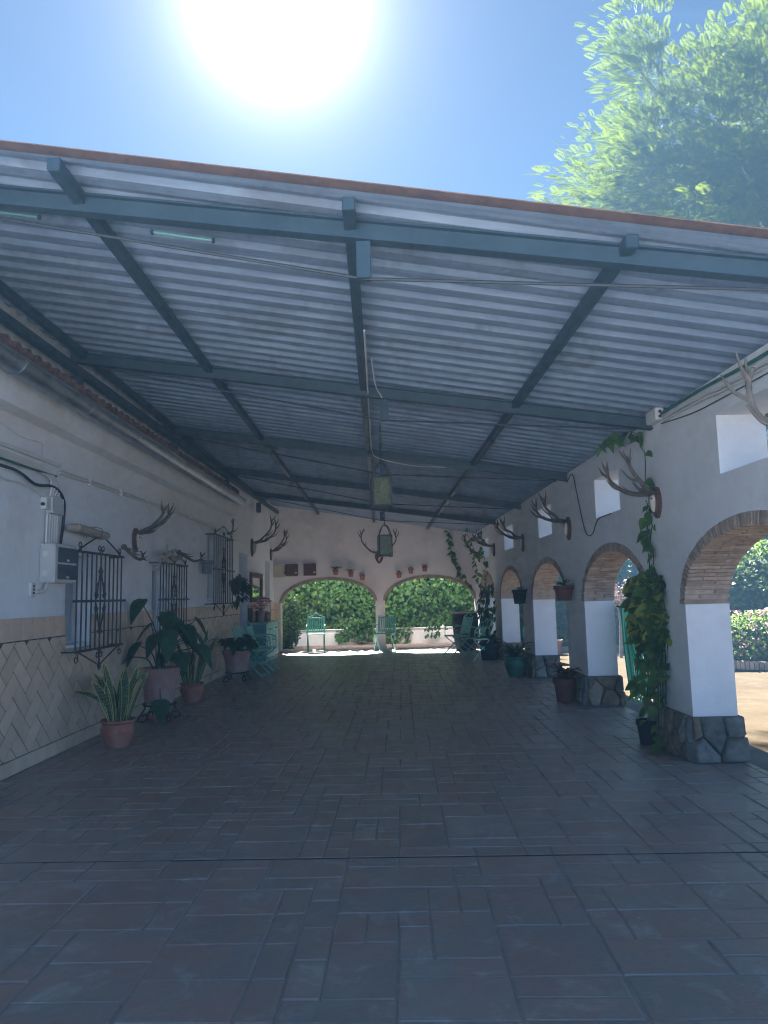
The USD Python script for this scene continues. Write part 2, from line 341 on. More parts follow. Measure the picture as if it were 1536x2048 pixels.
FR = -0.03
floor = tag(UsdGeom.Xform.Define(stage, numbered('/World', 'floor')).GetPrim(), 'dark red brown stamped slate pattern floor of the shaded hall', kind='structure')
obj('floor_slab', MB().box((-3.6, -2.2, -.14), (3.04, 19.985, -.006), .01), 'floor_grout', floor)
def floor_tiles():
    u = .142; nx, ny = 58, 172; x0, y0 = -3.9, -1.9
    grid = -np.ones((nx, ny), int); sizes = [(3, 2)] * 7 + [(2, 2)] * 3 + [(1, 2)] * 4 + [(2, 3)] * 2 + [(2, 1)] * 3 + [(3, 1)] * 3 + [(4, 2)] * 1 + [(1, 1)] * 1 + [(3, 3)] * 1
    rr = random.Random(5); out = []
    for j in range(ny):
        for i in range(nx):
            if grid[i, j] >= 0: continue
            for t in range(14):
                a, b = rr.choice(sizes) if t < 13 else (1, 1)
                if i + a <= nx and j + b <= ny and (grid[i:i + a, j:j + b] < 0).all(): break
            grid[i:i + a, j:j + b] = len(out); out.append((x0 + i * u, y0 + j * u, a * u, b * u))
    c, s = math.cos(FR), math.sin(FR); near, far = [], MB(); cand = []
    clip = sbox(-3.14, -2.19, 3.03, 19.97)
    for (x, y, a, b) in out:
        g = .0045 + rr.random() * .003
        if y < 4.2 < y + b:                       # the expansion joint runs across here
            parts = [(y, 4.2 - y - .004), (4.208, y + b - 4.208)]
        else: parts = [(y, b)]
        for (yy, bb) in parts:
            if bb < .03: continue
            ring = np.array([(x + g, yy + g), (x + a - g, yy + g), (x + a - g, yy + bb - g), (x + g, yy + bb - g)]) + np.array([[rr.uniform(-.003, .003) for _ in range(2)] for _ in range(4)])
            ring = np.stack([ring[:, 0] * c - (ring[:, 1] - 4.2) * s, ring[:, 0] * s + (ring[:, 1] - 4.2) * c + 4.2], 1)
            pg = Polygon(ring).intersection(clip)
            if pg.is_empty or pg.geom_type != 'Polygon' or pg.area < .002: continue
            ring = np.array(pg.exterior.coords)[:-1]
            if not Polygon(ring).exterior.is_ccw: ring = ring[::-1]
            m = ring.mean(0); vis = 2.45 < m[1] and abs(m[0]) < .55 * m[1] + .25
            cand.append(((m[1] if vis else 100 + abs(m[1])), ring))
    cand.sort(key=lambda t: t[0])
    for k, (d, ring) in enumerate(cand):
        mb = MB() if k < 300 else far
        dz = rr.uniform(-.0012, .0012); tx, ty = rr.uniform(-.004, .004), rr.uniform(-.004, .004); cc = ring.mean(0)
        fn = lambda v: np.c_[v[:, :2], -.0062 + v[:, 2] + dz * (v[:, 2] > 0) + (v[:, 2] > 0) * ((v[:, 0] - cc[0]) * tx + (v[:, 1] - cc[1]) * ty)]
        mb.frustum(ring, .0055, .0045, fn)
        if k < 300: obj('floor_tile', mb, 'floor_tile', floor)
    obj('floor_tile_field', far, 'floor_tile', floor, kind='stuff')
floor_tiles()
obj('expansion_joint', MB().rbox((0, 4.204, -.0035), (6.0, .011, .003), rotz_m(FR), .001), 'cable_black', floor)

# ------------------------------------------------------------------ the house wall on the left
house = thing('house_wall', 'white plastered house wall with beige tiled dado and tiled eave', 'wall', LW(0, 0), LROT)
U0, U1, ZTOP = 1.5, 19.95, 4.6
openings = [(7.26, 7.86, .99, 1.93), (9.84, 10.5, .99, 1.93), (12.75, 13.5, 1.42, 2.60), (15.35, 16.25, 0.0, 2.42), (18.45, 19.15, 0.0, 2.40)]
wp = sbox(U0, 0, U1, ZTOP)
for (a, b, c, d) in openings: wp = wp.difference(sbox(a, c - (.1 if c == 0 else 0), b, d))
wallfn = lambda n0: (lambda v: np.c_[n0 + v[:, 2], v[:, 0], v[:, 1]])
obj('plaster', MB().prism(wp, .28, wallfn(-.28)), 'plaster', house)
for k, (a, b, c, d) in enumerate(openings):
    if c > 0:
        w = obj('window', MB().box((-.20, a, c), (-.16, a + .06, d), .004).box((-.20, b - .06, c), (-.16, b, d), .004).box((-.20, a + .062, d - .06), (-.16, b - .062, d), .004).box((-.20, a + .062, c), (-.16, b - .062, c + .06), .004).box((-.20, (a + b) / 2 - .03, c + .062), (-.155, (a + b) / 2 + .03, d - .062), .004), 'window_white', house)
        obj('pane', MB().box((-.19, a + .05, c + .05), (-.18, b - .05, d - .05), .001), 'glass_dark', w)
        obj('sill', MB().box((-.155, a + .003, c + .001), (.03, b - .003, c + .03), .006), 'plaster', w)
    else:
        dr = obj('door', MB().box((-.26, a, .01), (-.22, b, d), .004).box((-.222, a + .1, .2), (-.208, b - .1, 1.0), .006).box((-.222, a + .1, 1.15), (-.208, b - .1, d - .15), .006), 'door_paint', house)
        obj('handle', MB().tube(spline([(-.22, a + .12, 1.08), (-.18, a + .12, 1.08), (-.18, a + .2, 1.08)], 6), .01), 'iron', dr)
obj('cornice', MB().box((.002, U0, 3.08), (.20, 14.3, 3.60), .015), 'plaster', house)
# dado: backing, skirting row, herringbone field, cap row
dm = MB()
segs = [(U0, 15.35), (16.25, 18.45), (19.15, U1)]
for a, b in segs:
    pb = sbox(a, 0, b, 1.305)
    for (o0, o1, z0, z1) in openings:
        if z0 > 0: pb = pb.difference(sbox(o0 - .01, z0 - .01, o1 + .01, z1 + .01))
    dm.prism(pb, .012, wallfn(.001))
obj('dado_backing', dm, 'dado_grout', house)
def dado():
    far = MB(); n = 0; cells = []
    hole = unary_union([sbox(o0 - .012, z0 - .012, o1 + .012, z1 + .012) for (o0, o1, z0, z1) in openings])
    W, L = .15, .30; c = math.sqrt(.5)
    allow = sbox(U0, .135, U1, 1.115).difference(hole)
    for d in range(-92, 93):
        if d % 4 not in (0, 3): continue
        for sm in range(-8, 12):
            if (sm + d) % 2: continue
            x, y = (sm + d) // 2, (sm - d) // 2
            a, b = (L, W) if d % 4 == 0 else (W, L)
            px, py = x * W, y * W
            r = np.array([(px + .0055, py + .0055), (px + a - .0055, py + .0055), (px + a - .0055, py + b - .0055), (px + .0055, py + b - .0055)])
            q = np.stack([(r[:, 0] - r[:, 1]) * c + 10.0, (r[:, 0] + r[:, 1]) * c + .55], 1)
            if q[:, 0].max() < U0 or q[:, 0].min() > U1 or q[:, 1].max() < .13 or q[:, 1].min() > 1.12: continue
            cells.append(Polygon(q).intersection(allow))
    k = 0
    while True:
        a = U0 + k * .205
        if a + .2 > U1: break
        cells.append(sbox(a, 1.125, a + .199, 1.318).difference(hole)); cells.append(sbox(a + .08, .002, a + .08 + .199, .127).difference(hole)); k += 1
    cells = [g for g in cells if not g.is_empty and g.geom_type == 'Polygon' and g.area > .0012]
    cells.sort(key=lambda g: g.centroid.x if g.centroid.x > 5.15 else 100 - g.centroid.x)
    for k, g in enumerate(cells):
        ring = np.array(g.exterior.coords)[:-1]
        if g.exterior.is_ccw is False: ring = ring[::-1]
        mb = MB() if k < 300 else far
        e = RNG.uniform(-.0012, .0012)
        mb.frustum(ring, .008, .004, lambda v: np.c_[.0131 + v[:, 2] + e * (v[:, 2] > 0), v[:, 0], v[:, 1]])
        if k < 300: obj('dado_tile', mb, 'dado_tile', house)
    obj('dado_tile_field', far, 'dado_tile', house, kind='stuff')
dado()
# the little tiled eave over the gutter
def barrel(mb, y, r, n0, n1, z0, z1, up, seg=6, t=.014):
    an = np.linspace(0, math.pi, seg + 1); v = []
    for (n, z, rr_) in ((n0, z0, r * 1.0), (n1, z1, r * 1.12)):
        for q in (rr_, rr_ - t):
            v.append(np.stack([np.full(seg + 1, n), y + q * np.cos(an), z + (q if up else -q) * np.sin(an)], 1))
    v = np.vstack(v); k = seg + 1; f = []
    for i in range(seg):
        f += [(i, i + 1, 2 * k + i + 1, 2 * k + i), (k + i, 3 * k + i, 3 * k + i + 1, k + i + 1), (2 * k + i, 2 * k + i + 1, 3 * k + i + 1, 3 * k + i)]
    mb.add(v, f)
for k in range(72):
    y = 1.7 + k * .172
    obj('roof_tile', (lambda m: (barrel(m, y, .060, .0, .30, 3.55, 3.485, True), m)[1])(MB()), 'clay_tile', house)
    obj('roof_tile', (lambda m: (barrel(m, y + .086, .052, .0, .285, 3.58, 3.51, False), m)[1])(MB()), 'clay_tile', house)

g = thing('rain_gutter', 'half round zinc gutter hanging under the small tiled eave', 'gutter', LW(.345, 0, 3.345), LROT)
an = np.linspace(0, math.pi, 13)
def half(y0, y1, r, t, m):
    v = []
    for y in (y0, y1):
        for q in (r, r - t): v.append(np.stack([q * np.cos(an), np.full(13, y), -q * np.sin(an)], 1))
    v = np.vstack(v); f = []
    for i in range(12): f += [(i, i + 1, 26 + i + 1, 26 + i), (13 + i, 39 + i, 39 + i + 1, 13 + i + 1), (i, 13 + i, 13 + i + 1, i + 1), (26 + i, 26 + i + 1, 39 + i + 1, 39 + i)]
    return m.add(v, f)
ch = half(1.5, 13.9, .105, .004, MB()); ch.tube([(.11, 1.5, .002), (.11, 13.9, .002)], .008, 6).tube([(-.105, 1.5, .002), (-.105, 13.9, .002)], .005, 6)
obj('channel', ch, 'zinc', g, smooth=40)
cap = MB().prism(Polygon([(.105 * math.cos(a), -.105 * math.sin(a)) for a in an]), .006, lambda v: np.c_[v[:, 0], 13.91 + v[:, 2], v[:, 1]])
obj('end_cap', cap, 'zinc', g)
for y in (4.2, 5.5, 6.8, 8.1, 9.45, 10.8, 12.1, 13.3):
    obj('bracket', half(y, y + .035, .113, .005, MB()).box((-.36, y, -.03), (-.105, y + .035, -.022), .002), 'zinc', g, smooth=40)

# ------------------------------------------------------------------ the arcade on the right
arc = thing('arcade_wall', 'white arcade wall with brick arches and rough stone pier bases', 'wall')
ARC = [(3.99, 6.22), (7.09, 9.29), (10.2, 12.42), (13.32, 15.68), (16.6, 18.9)]
RISE, RING = .57, .10
def ell(c, a, b, z, n=40, n0=0.0, n1=math.pi):
    t = np.linspace(n0, n1, n); return np.stack([c - a * np.cos(t), z + b * np.sin(t)], 1)
ap = sbox(3.05, 0, FARY + .3, 3.06)
for a, b in ARC:
    c = (a + b) / 2; h = (b - a) / 2
    ap = ap.difference(Polygon([(a, -.1), (a, ZS)] + [(p[0], p[1]) for p in ell(c, h + RING, RISE + RING, ZS)] + [(b, ZS), (b, -.1)]).union(sbox(a, -.1, b, ZS + .01)))
for (a, b) in [(4.6, 5.42), (7.72, 8.6), (10.83, 11.74), (14.0, 15.0), (17.2, 18.15)]:
    ap = ap.difference(sbox(a, 2.31, b, 2.77))
arcfn = lambda x0: (lambda v: np.c_[x0 + v[:, 2], v[:, 0], v[:, 1]])
obj('plaster', MB().prism(ap, WT, arcfn(XR)), 'plaster_arcade', arc)
mm = MB(); rest = MB(); nb = 0
for k, (a, b) in enumerate(ARC):
    c = (a + b) / 2; h = (b - a) / 2
    o = ell(c, h + RING + .006, RISE + RING + .006, ZS); i = ell(c, h + .014, RISE + .014, ZS)
    mm.prism(Polygon(np.vstack([o, i[::-1]])), WT - .012, arcfn(XR + .006))
    t = np.linspace(0, math.pi, 800); pc = np.stack([c - h * np.cos(t), ZS + RISE * np.sin(t)], 1)
    s = np.r_[0, np.cumsum(np.linalg.norm(np.diff(pc, axis=0), axis=1))]; N = int(s[-1] / .043)
    for q in range(N):
        tt = np.interp(np.array([q + .11, q + .89]) / N * s[-1], s, t)
        inn = np.stack([c - h * np.cos(tt), ZS + RISE * np.sin(tt)], 1); ring = np.stack([c - (h + RING) * np.cos(tt), ZS + (RISE + RING) * np.sin(tt)], 1)
        poly = np.array([inn[0], inn[1], ring[1], ring[0]])
        cut = .25 if (q % 2 == 0) else .13; cut += RNG.uniform(-.01, .01)
        for (x0, x1) in ((-.008, cut - .006), (cut + .006, WT + .008)):
            j = RNG.uniform(-.005, .004); f = RNG.uniform(-.004, .003)
            P4 = poly.copy(); cen = P4.mean(0); P4[:2] += (P4[:2] - P4[2:]) / .1 * j
            v = []
            for (x, sc) in ((x0 + f, .90), (x0 + f + .006, 1.0), (x1 - .006, 1.0), (x1, .90)):
                pp = cen + (P4 - cen) * sc; v.append(np.c_[np.full(4, XR + x), pp])
            v = np.vstack(v); F = [(0, 3, 2, 1), (12, 13, 14, 15)]
            for L in range(3):
                for e in range(4): F.append((L * 4 + e, L * 4 + (e + 1) % 4, L * 4 + 4 + (e + 1) % 4, L * 4 + 4 + e))
            if nb < 300: obj('arch_brick', MB().add(v, F), 'brick', arc)
            else: rest.add(v, F)
            nb += 1
obj('arch_mortar', mm, 'mortar', arc)
obj('far_arch_bricks', rest, 'brick', arc, kind='stuff')
# stone bases
piers = [(3.05, 3.99), (6.22, 7.09), (9.29, 10.2), (12.42, 13.32), (15.68, 16.6), (18.9, 19.79)]
def stones(poly, fn, seed, cell=.15):
    rg = np.random.default_rng(seed); x0, y0, x1, y1 = poly.bounds
    nx, ny = max(2, int((x1 - x0) / cell)), max(2, int((y1 - y0) / cell * 1.1))
    pts = [((x0 + (i + .5 + rg.uniform(-.38, .38) + (.5 if j % 2 else 0)) * (x1 - x0) / nx), y0 + (j + .5 + rg.uniform(-.35, .35)) * (y1 - y0) / ny) for i in range(-1, nx + 1) for j in range(ny)]
    out = []
    for g in voronoi_diagram(MultiPoint(pts), envelope=poly.buffer(.5)).geoms:
        g = g.intersection(poly).buffer(-.012).buffer(.0095).simplify(.004)
        if g.is_empty or g.geom_type != 'Polygon' or g.area < .001: continue
        out.append(np.array(g.exterior.coords)[:-1] if g.exterior.is_ccw else np.array(g.exterior.coords)[:-1][::-1])
    return out
def pillow(ring, lift, fn):
    ring = np.asarray(ring, float); n = len(ring); c = ring.mean(0); L = [(1.0, 0.0), (.93, .55), (.74, .88), (.42, 1.0)]
    v = np.vstack([np.c_[c + (ring - c) * q, np.full(n, h * lift) + (RNG.uniform(-.005, .005, n) if h else 0)] for q, h in L] + [[[c[0], c[1], lift * 1.02]]])
    f = [(k * n + i, k * n + (i + 1) % n, (k + 1) * n + (i + 1) % n) for k in range(3) for i in range(n)] + [(k * n + i, (k + 1) * n + (i + 1) % n, (k + 1) * n + i) for k in range(3) for i in range(n)] + [(3 * n + i, 3 * n + (i + 1) % n, 4 * n) for i in range(n)]
    return MB().add(fn(v), f)
for k, (a, b) in enumerate(piers):
    z1 = .37
    base = MB().box((XR - .02, a - .02, -.05), (XR + WT + .02, b + .02, z1), .015)
    bo = obj('pier_base', base, 'stone_mortar', arc)
    flare = lambda z: .035 * (1 - z / z1)
    faces = [(sbox(XR - .03, 0, XR + WT + .03, z1 + .005), lambda v, a=a: np.c_[v[:, 0], a - .02 - v[:, 2] - flare(v[:, 1]) * (v[:, 2] > 0), v[:, 1]], 11 * k),
             (sbox(a - .03, 0, b + .03, z1 + .005), lambda v: np.c_[XR - .02 - v[:, 2] - flare(v[:, 1]) * (v[:, 2] > 0), v[:, 0], v[:, 1]], 11 * k + 1),
             (sbox(a - .03, 0, b + .03, z1 + .005), lambda v: np.c_[XR + WT + .02 + v[:, 2] + flare(v[:, 1]) * (v[:, 2] > 0), v[:, 0], v[:, 1]], 11 * k + 2)]
    for (pl, fn, sd) in faces[:3 if k < 3 else 2]:
        for r in stones(pl, fn, sd):
            obj('stone', pillow(r, .032 + RNG.uniform(-.012, .016), fn), 'stone_grey' if RNG.random() < .55 else 'stone_brown', bo, smooth=50)

# ------------------------------------------------------------------ the far wall with its two wide arches
fw = thing('end_wall', 'cream plastered end wall with two wide brick rimmed arches', 'wall')
FA = [(-2.70, -.13), (.13, 2.60)]
fp = sbox(-3.3, 0, XR + .6, 4.5); FRISE, FRING, FT = .59, .085, .26
for a, b in FA:
    c, h = (a + b) / 2, (b - a) / 2
    fp = fp.difference(Polygon([(a, -.1), (a, 1.30)] + [tuple(p) for p in ell(c, h + FRING * .6, FRISE + FRING, 1.30)] + [(b, 1.30), (b, -.1)]))
ffn = lambda y0: (lambda v: np.c_[v[:, 0], y0 + FT - v[:, 2], v[:, 1]])
obj('plaster', MB().prism(fp, FT, ffn(FARY)), 'plaster_cream', fw)
rest = MB(); mm = MB()
for a, b in FA:
    c, h = (a + b) / 2, (b - a) / 2
    mm.prism(Polygon(np.vstack([ell(c, h + FRING * .6 + .004, FRISE + FRING + .004, 1.30), ell(c, h - FRING * .38, FRISE + .012, 1.30)[::-1]])), FT - .012, ffn(FARY + .006))
    t = np.linspace(0, math.pi, 600); N = 52
    s = np.r_[0, np.cumsum(np.hypot(np.diff(-h * np.cos(t)), np.diff(FRISE * np.sin(t))))]
    for q in range(N):
        tt = np.interp(np.array([q + .12, q + .88]) / N * s[-1], s, t)
        i_ = np.stack([c - (h - FRING * .4) * np.cos(tt), 1.30 + FRISE * np.sin(tt)], 1); o_ = np.stack([c - (h + FRING * .6) * np.cos(tt), 1.30 + (FRISE + FRING) * np.sin(tt)], 1)
        v = np.vstack([np.c_[pp[:, 0], np.full(4, y), pp[:, 1]] for y, pp in ((FARY - .012 + RNG.uniform(-.004, .004), np.array([i_[0], i_[1], o_[1], o_[0]])), (FARY + FT + .008, np.array([i_[0], i_[1], o_[1], o_[0]])))])
        rest.add(v, [(0, 1, 2, 3), (7, 6, 5, 4)] + [(e, e + 4, (e + 1) % 4 + 4, (e + 1) % 4) for e in range(4)])
obj('arch_bricks', rest, 'brick', fw, kind='stuff'); obj('arch_mortar', mm, 'mortar', fw)
obj('dado_panel', MB().box((-2.93, FARY - .012, 0), (-2.72, FARY - .001, 1.3), .004), 'dado_tile', fw)
obj('plinth', MB().box((-.16, FARY - .03, 0), (.16, FARY + FT + .03, .07), .01), 'plaster_cream', fw)

# ------------------------------------------------------------------ the canopy roof
rf = thing('canopy_roof', 'corrugated metal canopy on dark steel beams sloping down to the arcade', 'roof')
XL_, XRR = -3.25, XR + .42
YE0, YE1 = 3.49, FARY + .02
def corr(y0, y1, z0, m, thick=.0):
    pitch = .205; prof = []
    y = y0
    k = 0
    while y < y1 - 1e-6:
        for dy, dz in ((0, 0), (.085, 0), (.118, .031), (.172, .031)):
            if y + dy <= y1: prof.append((y + dy, dz))
        y += pitch
    prof.append((y1, 0)); v = []
    for x in np.linspace(XL_, XRR, 7):
        skew = (x - 0) * -.028 if y0 < YE0 + .05 else 0
        for (yy, dz) in prof: v.append((x, yy + (skew if yy == prof[0][0] else 0), roof_z(x, z0) + dz))
    n = len(prof); f = []
    for i in range(6):
        for j in range(n - 1): f.append((i * n + j, (i + 1) * n + j, (i + 1) * n + j + 1, i * n + j + 1))
    return m.add(v, f)
sw = .205 * 5; y = YE0; k = 0
while y < YE1 - .05:
    e = min(y + sw, YE1)
    obj('roof_sheet', corr(y, e, 3.085 + (k % 2) * .002, MB()), 'sheet_metal', rf); y = e; k += 1
top = MB(); 
for (x0, x1) in ((XL_, XRR),):
    q = np.array([[x0, YE0 - .006 + x0 * -.028, roof_z(x0, 3.130)], [x1, YE0 - .006 + x1 * -.028, roof_z(x1, 3.135)], [x1, YE1, roof_z(x1, 3.135)], [x0, YE1, roof_z(x0, 3.135)]])
    top.add(np.vstack([q, q + [0, 0, .006]]), [(0, 1, 2, 3), (7, 6, 5, 4), (0, 4, 5, 1), (1, 5, 6, 2), (2, 6, 7, 3), (3, 7, 4, 0)])
obj('red_covering', top, 'roof_red', rf)
PUR = [-2.95, -1.66, -.12, 1.35]
for x in PUR:
    z = roof_z(x, 3.083)
    obj('purlin', MB().box((x - .034, YE0 + .05, z - .075), (x + .034, FARY - .002, z - .002), .006), 'steel_paint', rf)
BEAMS = [(3.98, 3.56), (7.10, 6.70), (10.30, 9.81), (13.62, 13.10), (16.9, 16.0)]
for k, (yL, yR) in enumerate(BEAMS):
    xl = LW(.06, yL)[0]; h = .13; ya = lambda x: yL + (yR - yL) * (x + 3.0) / 5.62; yb = ya(.08)
    zb = lambda x: roof_z(x, 2.94)
    xs = [xl, XR - .0]
    bm = MB()
    for (w, za, zc) in ((.075, .012, .024), (.075, h - .014, h - .002), (.014, .0241, h - .0141)):
        a = np.array([(xx, ya(xx) + s * w / 2, zb(xx) + zz) for xx in xs for s in (-1, 1) for zz in (za, zc)])
        bm.add(a, [(0, 1, 3, 2), (4, 6, 7, 5), (0, 4, 5, 1), (2, 3, 7, 6), (0, 2, 6, 4), (1, 5, 7, 3)])
    obj('cross_beam', bm, 'steel_paint', rf)
    xp = -.05 if k == 0 else .08; zp = zb(xp)
    obj('king_post', MB().box((xp - .04, yb - .03, zp - .21), (xp + .04, yb + .03, zp - .001), .004), 'steel_paint', rf)
    obj('tie_rod', MB().tube(np.vstack([spline([(xl + .2, ya(xl + .2), zb(xl + .2) - .004), (xp, yb, zp - .205)], 4), [(XR - .15, ya(XR - .15), zb(XR - .15) - .004)]]), .009, 6), 'rod_steel', rf)
    obj('stub_post', MB().box((xl + .02, yL - .05, 3.45), (xl + .12, yL + .05, zb(xl) - .14), .004), 'steel_paint', rf)
p0, p1 = LW(.13, 1.5), LW(.13, 19.7)
obj('bearing_rail', MB().bar((p0[0], p0[1], 3.785), (p1[0], p1[1], 3.77), .07, .085, .006), 'steel_paint', rf)
obj('conduit', MB().tube([(-.075, 5.2, roof_z(-.12, 2.98)), (-.075, 9.6, roof_z(-.12, 2.98))], .008, 6), 'white_plastic', rf)
obj('conduit', MB().tube(spline([(-.075, 9.6, roof_z(-.12, 2.98)), (.0, 9.9, roof_z(-.1, 2.92)), (.45, 9.95, roof_z(.45, 2.90)), (.95, 9.9, roof_z(.95, 2.93))], 12), .006, 5), 'white_plastic', rf)
obj('conduit', MB().tube(spline([(-.03, 5.9, roof_z(-.12, 3.0)), (.0, 6.5, roof_z(-.1, 2.95)), (.06, 6.76, roof_z(.06, 2.93))], 8), .006, 5), 'white_plastic', rf)

# ------------------------------------------------------------------ iron window grilles
def spiral(c, r, turns, start, sgn, n=14):
    t = np.linspace(0, 1, n); a = start + sgn * t * turns * 2 * math.pi; q = r * (1 - .78 * t)
    return np.stack([c[0] + q * np.cos(a), c[1] + q * np.sin(a)], 1)
def grille(label, u0, u1, z0, z1, crest=True):
    W = u1 - u0; H = z1 - z0
    g = thing('window_grille', label, 'window grille', LW(.15, u0, z0), LROT, 'wrought iron window grilles on the house wall')
    T = lambda pts, r=.006, n=5: MB().tube(np.c_[np.zeros(len(pts)), np.asarray(pts)], r, n)
    nbar = 11
    for k in range(nbar):
        y = .02 + (W - .04) * k / (nbar - 1)
        if abs(k - (nbar - 1) / 2) < 1 and False: continue
        obj('bar', MB().tube([(0, y, 0), (0, y, H)], .0085, 6), 'iron', g)
    for z in (.0, H * .5, H):
        ex = .09 if z == H * .5 else .02
        obj('cross_bar', MB().box((.009, -ex, z - .012), (.019, W + ex, z + .012), .002), 'iron', g)
    for y in (.0, W):
        for z in (.0, H): obj('wall_fixing', MB().tube([(-.155, y, z), (.012, y, z)], .009, 5), 'iron', g)
    c = W / 2
    for (zc, sg) in ((H * .5, 1), (H * .5, -1)):                       # long diamond of two tapering bars
        for s in (-1, 1): obj('diamond_bar', T([(c + s * .10, zc + sg * .03), (c + s * .075, zc + sg * .12), (c + s * .01, zc + sg * H * .33)], .007), 'iron', g)
    for s in (-1, 1):
        for (dz, r) in ((.17, .035), (.07, .05), (-.07, .05), (-.17, .035)):
            obj('scroll', T(spiral((c + s * (r + .055), H * .5 + dz), r, 1.3, 0 if s < 0 else math.pi, s)), 'iron', g)
        for z in (H * .82, H * .18): obj('scroll', T(spiral((c + s * .035, z), .034, 1.2, math.pi / 2, s)), 'iron', g)
        # lower brackets
        obj('scroll', T(spiral((c + s * W * .47, -.07), .055, 1.25, math.pi / 2, s)), 'iron', g)
        obj('scroll', T(spiral((c + s * .05, -.06), .05, 1.25, math.pi / 2, s)), 'iron', g)
        obj('brace', T([(c + s * W * .42, -.012), (c + s * .02, -.17)], .008), 'iron', g)
        if crest:
            obj('scroll', T(spiral((c + s * W * .44, H + .06), .05, 1.25, -math.pi / 2, -s)), 'iron', g)
            obj('scroll', T(spiral((c + s * .05, H + .055), .048, 1.25, -math.pi / 2, -s)), 'iron', g)
            obj('crest_bar', T(spline([(c + s * W * .47, H + .012), (c + s * W * .28, H + .10), (c + s * .03, H + .20), (c, H + .19)], 9), .009), 'iron', g)
    obj('finial', MB().lathe([(.0, -.24), (.012, -.21), (.022, -.18), (.01, -.16), (.008, -.01)], 8, (0, c, 0)), 'iron', g, smooth=True)
    return g
grille('wrought iron grille nearest the meter box, weathered board on its crest', 7.16, 8.36, .96, 1.95)
grille('wrought iron grille behind the tall elephant ear plant', 9.72, 10.98, .96, 1.95)
grille('high wrought iron grille with leafy hanging plant on its bars', 12.6, 14.1, 1.36, 2.58)

# ------------------------------------------------------------------ antlers
def antler_curves(side, size=1.0, seed=0, spread=1.0, rise=1.0):
    rg = np.random.default_rng(seed); J = lambda: rg.uniform(-.02, .02, 3)
    m = lambda *p: [np.array([x * size, side * y * size * spread, (.08 + (z - .08) * rise) * size]) for (x, y, z) in p]
    beam = m((.09, .045, .08), (.20, .17, .13), (.34, .30, .24), (.46, .38, .42), (.50, .37, .60), (.49, .33, .74))
    beam = [beam[0]] + [b + J() for b in beam[1:]]
    at = lambda t: spline(beam, 40)[int(t * 39)]
    def tine(t, d, L, bend):
        a = at(t); d = np.array([d[0], side * d[1], d[2]], float); d /= np.linalg.norm(d); b = np.array([bend[0], side * bend[1], bend[2]], float)
        L *= size * rg.uniform(.85, 1.15)
        return [a, a + d * L * .5 + b * L * .06, a + d * L * .92 + b * L * .52]
    tines = [tine(.04, (.85, .25, -.05), .30, (0, .1, .8)), tine(.16, (.9, .35, .0), .24, (.1, 0, .8)), tine(.45, (.9, -.05, .2), .24, (0, 0, .8)),
             tine(.74, (.55, .55, .5), .20, (-.1, -.2, .6)), tine(.80, (-.15, .35, .9), .20, (.1, -.2, .2)), tine(.88, (.55, -.3, .6), .15, (-.1, 0, .5))]
    return beam, tines
def antler_mesh(side, size=1.0, seed=0, spread=1.0, rise=1.0):
    beam, tines = antler_curves(side, size, seed, spread, rise); mb = MB(); p = spline(beam, 22)
    mb.tube(p, np.linspace(.031, .012, len(p)) * size ** .5, 7)
    mb.lathe([(.016, -.012), (.036, -.004), (.036, .008), (.020, .016)], 9, beam[0])
    for t in tines:
        q = spline(t, 8); mb.tube(q, np.linspace(.019, .004, len(q)) * size ** .5, 6)
    return mb
def shield(w, h, n=20):
    t = np.linspace(0, 2 * math.pi, n, endpoint=False)
    y = w * np.sin(t) * (1 - .28 * (np.cos(t) < 0) * np.abs(np.cos(t)) ** 1.5); z = h * np.cos(t); return Polygon(np.stack([y, z - .03], 1))
def trophy(label, loc, rot, size=1.0, seed=0, spread=1.0, mat='antler', group='deer antler trophies on the walls', rise=1.0):
    t = thing('antler_trophy', label, 'antlers', loc, rot, group)
    fn = lambda v: np.c_[.002 + v[:, 2], v[:, 0], v[:, 1]]
    pl = obj('plaque', MB().prism(shield(.125 * size, .20 * size), .028, fn), 'wood_dark', t)
    obj('plaque_face', MB().prism(shield(.10 * size, .17 * size), .010, lambda v: np.c_[.0302 + v[:, 2], v[:, 0], v[:, 1]]), 'wood_dark', pl)
    sk = trimesh.creation.icosphere(subdivisions=2, radius=1.0); v = sk.vertices
    v = np.c_[.065 + v[:, 0] * .045, v[:, 1] * (.052 - .028 * (v[:, 2] < 0) * np.abs(v[:, 2])), -.02 + v[:, 2] * np.where(v[:, 2] < 0, .145, .09)] * size
    obj('skull', MB().add(v, sk.faces), 'bone', t, smooth=True)
    for s in (-1, 1):
        obj('eye_socket', MB().rbox((.094 * size, s * .03 * size, .005), (.02, .022 * size, .03 * size), np.eye(3), .008), 'iron', t)
        obj('antler', antler_mesh(s, size, seed * 2 + (s > 0), spread, rise), mat, t, smooth=50)
    return t
trophy('antlers on dark shield over the far end arches, behind the far lantern', (.0, FARY - .001, 2.52), -90, .92, 3, 1.3)
trophy('antlers on long plaque between the first and second grilles', LW(0, 9.15, 2.24), LROT, .78, 5, .5, rise=.62)
trophy('large antlers on house wall beyond the third grille, left of end wall corner', LW(0, 16.7, 2.64), LROT, 1.05, 8, rise=.75)
trophy('small antlers beside the end wall corner, above the beige wall box', LW(.0, 19.25, 2.62), LROT, .8, 12, .7)
trophy('large pale antlers over the nearest brick arch, cut by the picture edge', (XR, 3.6, 2.10), 180, 1.0, 21, mat='antler_pale', rise=.75)
trophy('pale antlers beside the second vent opening, vine hanging past it', (XR, 6.66, 2.28), 180, .74, 23, rise=.62)
trophy('dark antlers in front of the third vent opening of the arcade', (XR, 9.82, 2.33), 180, .80, 25, rise=.55)
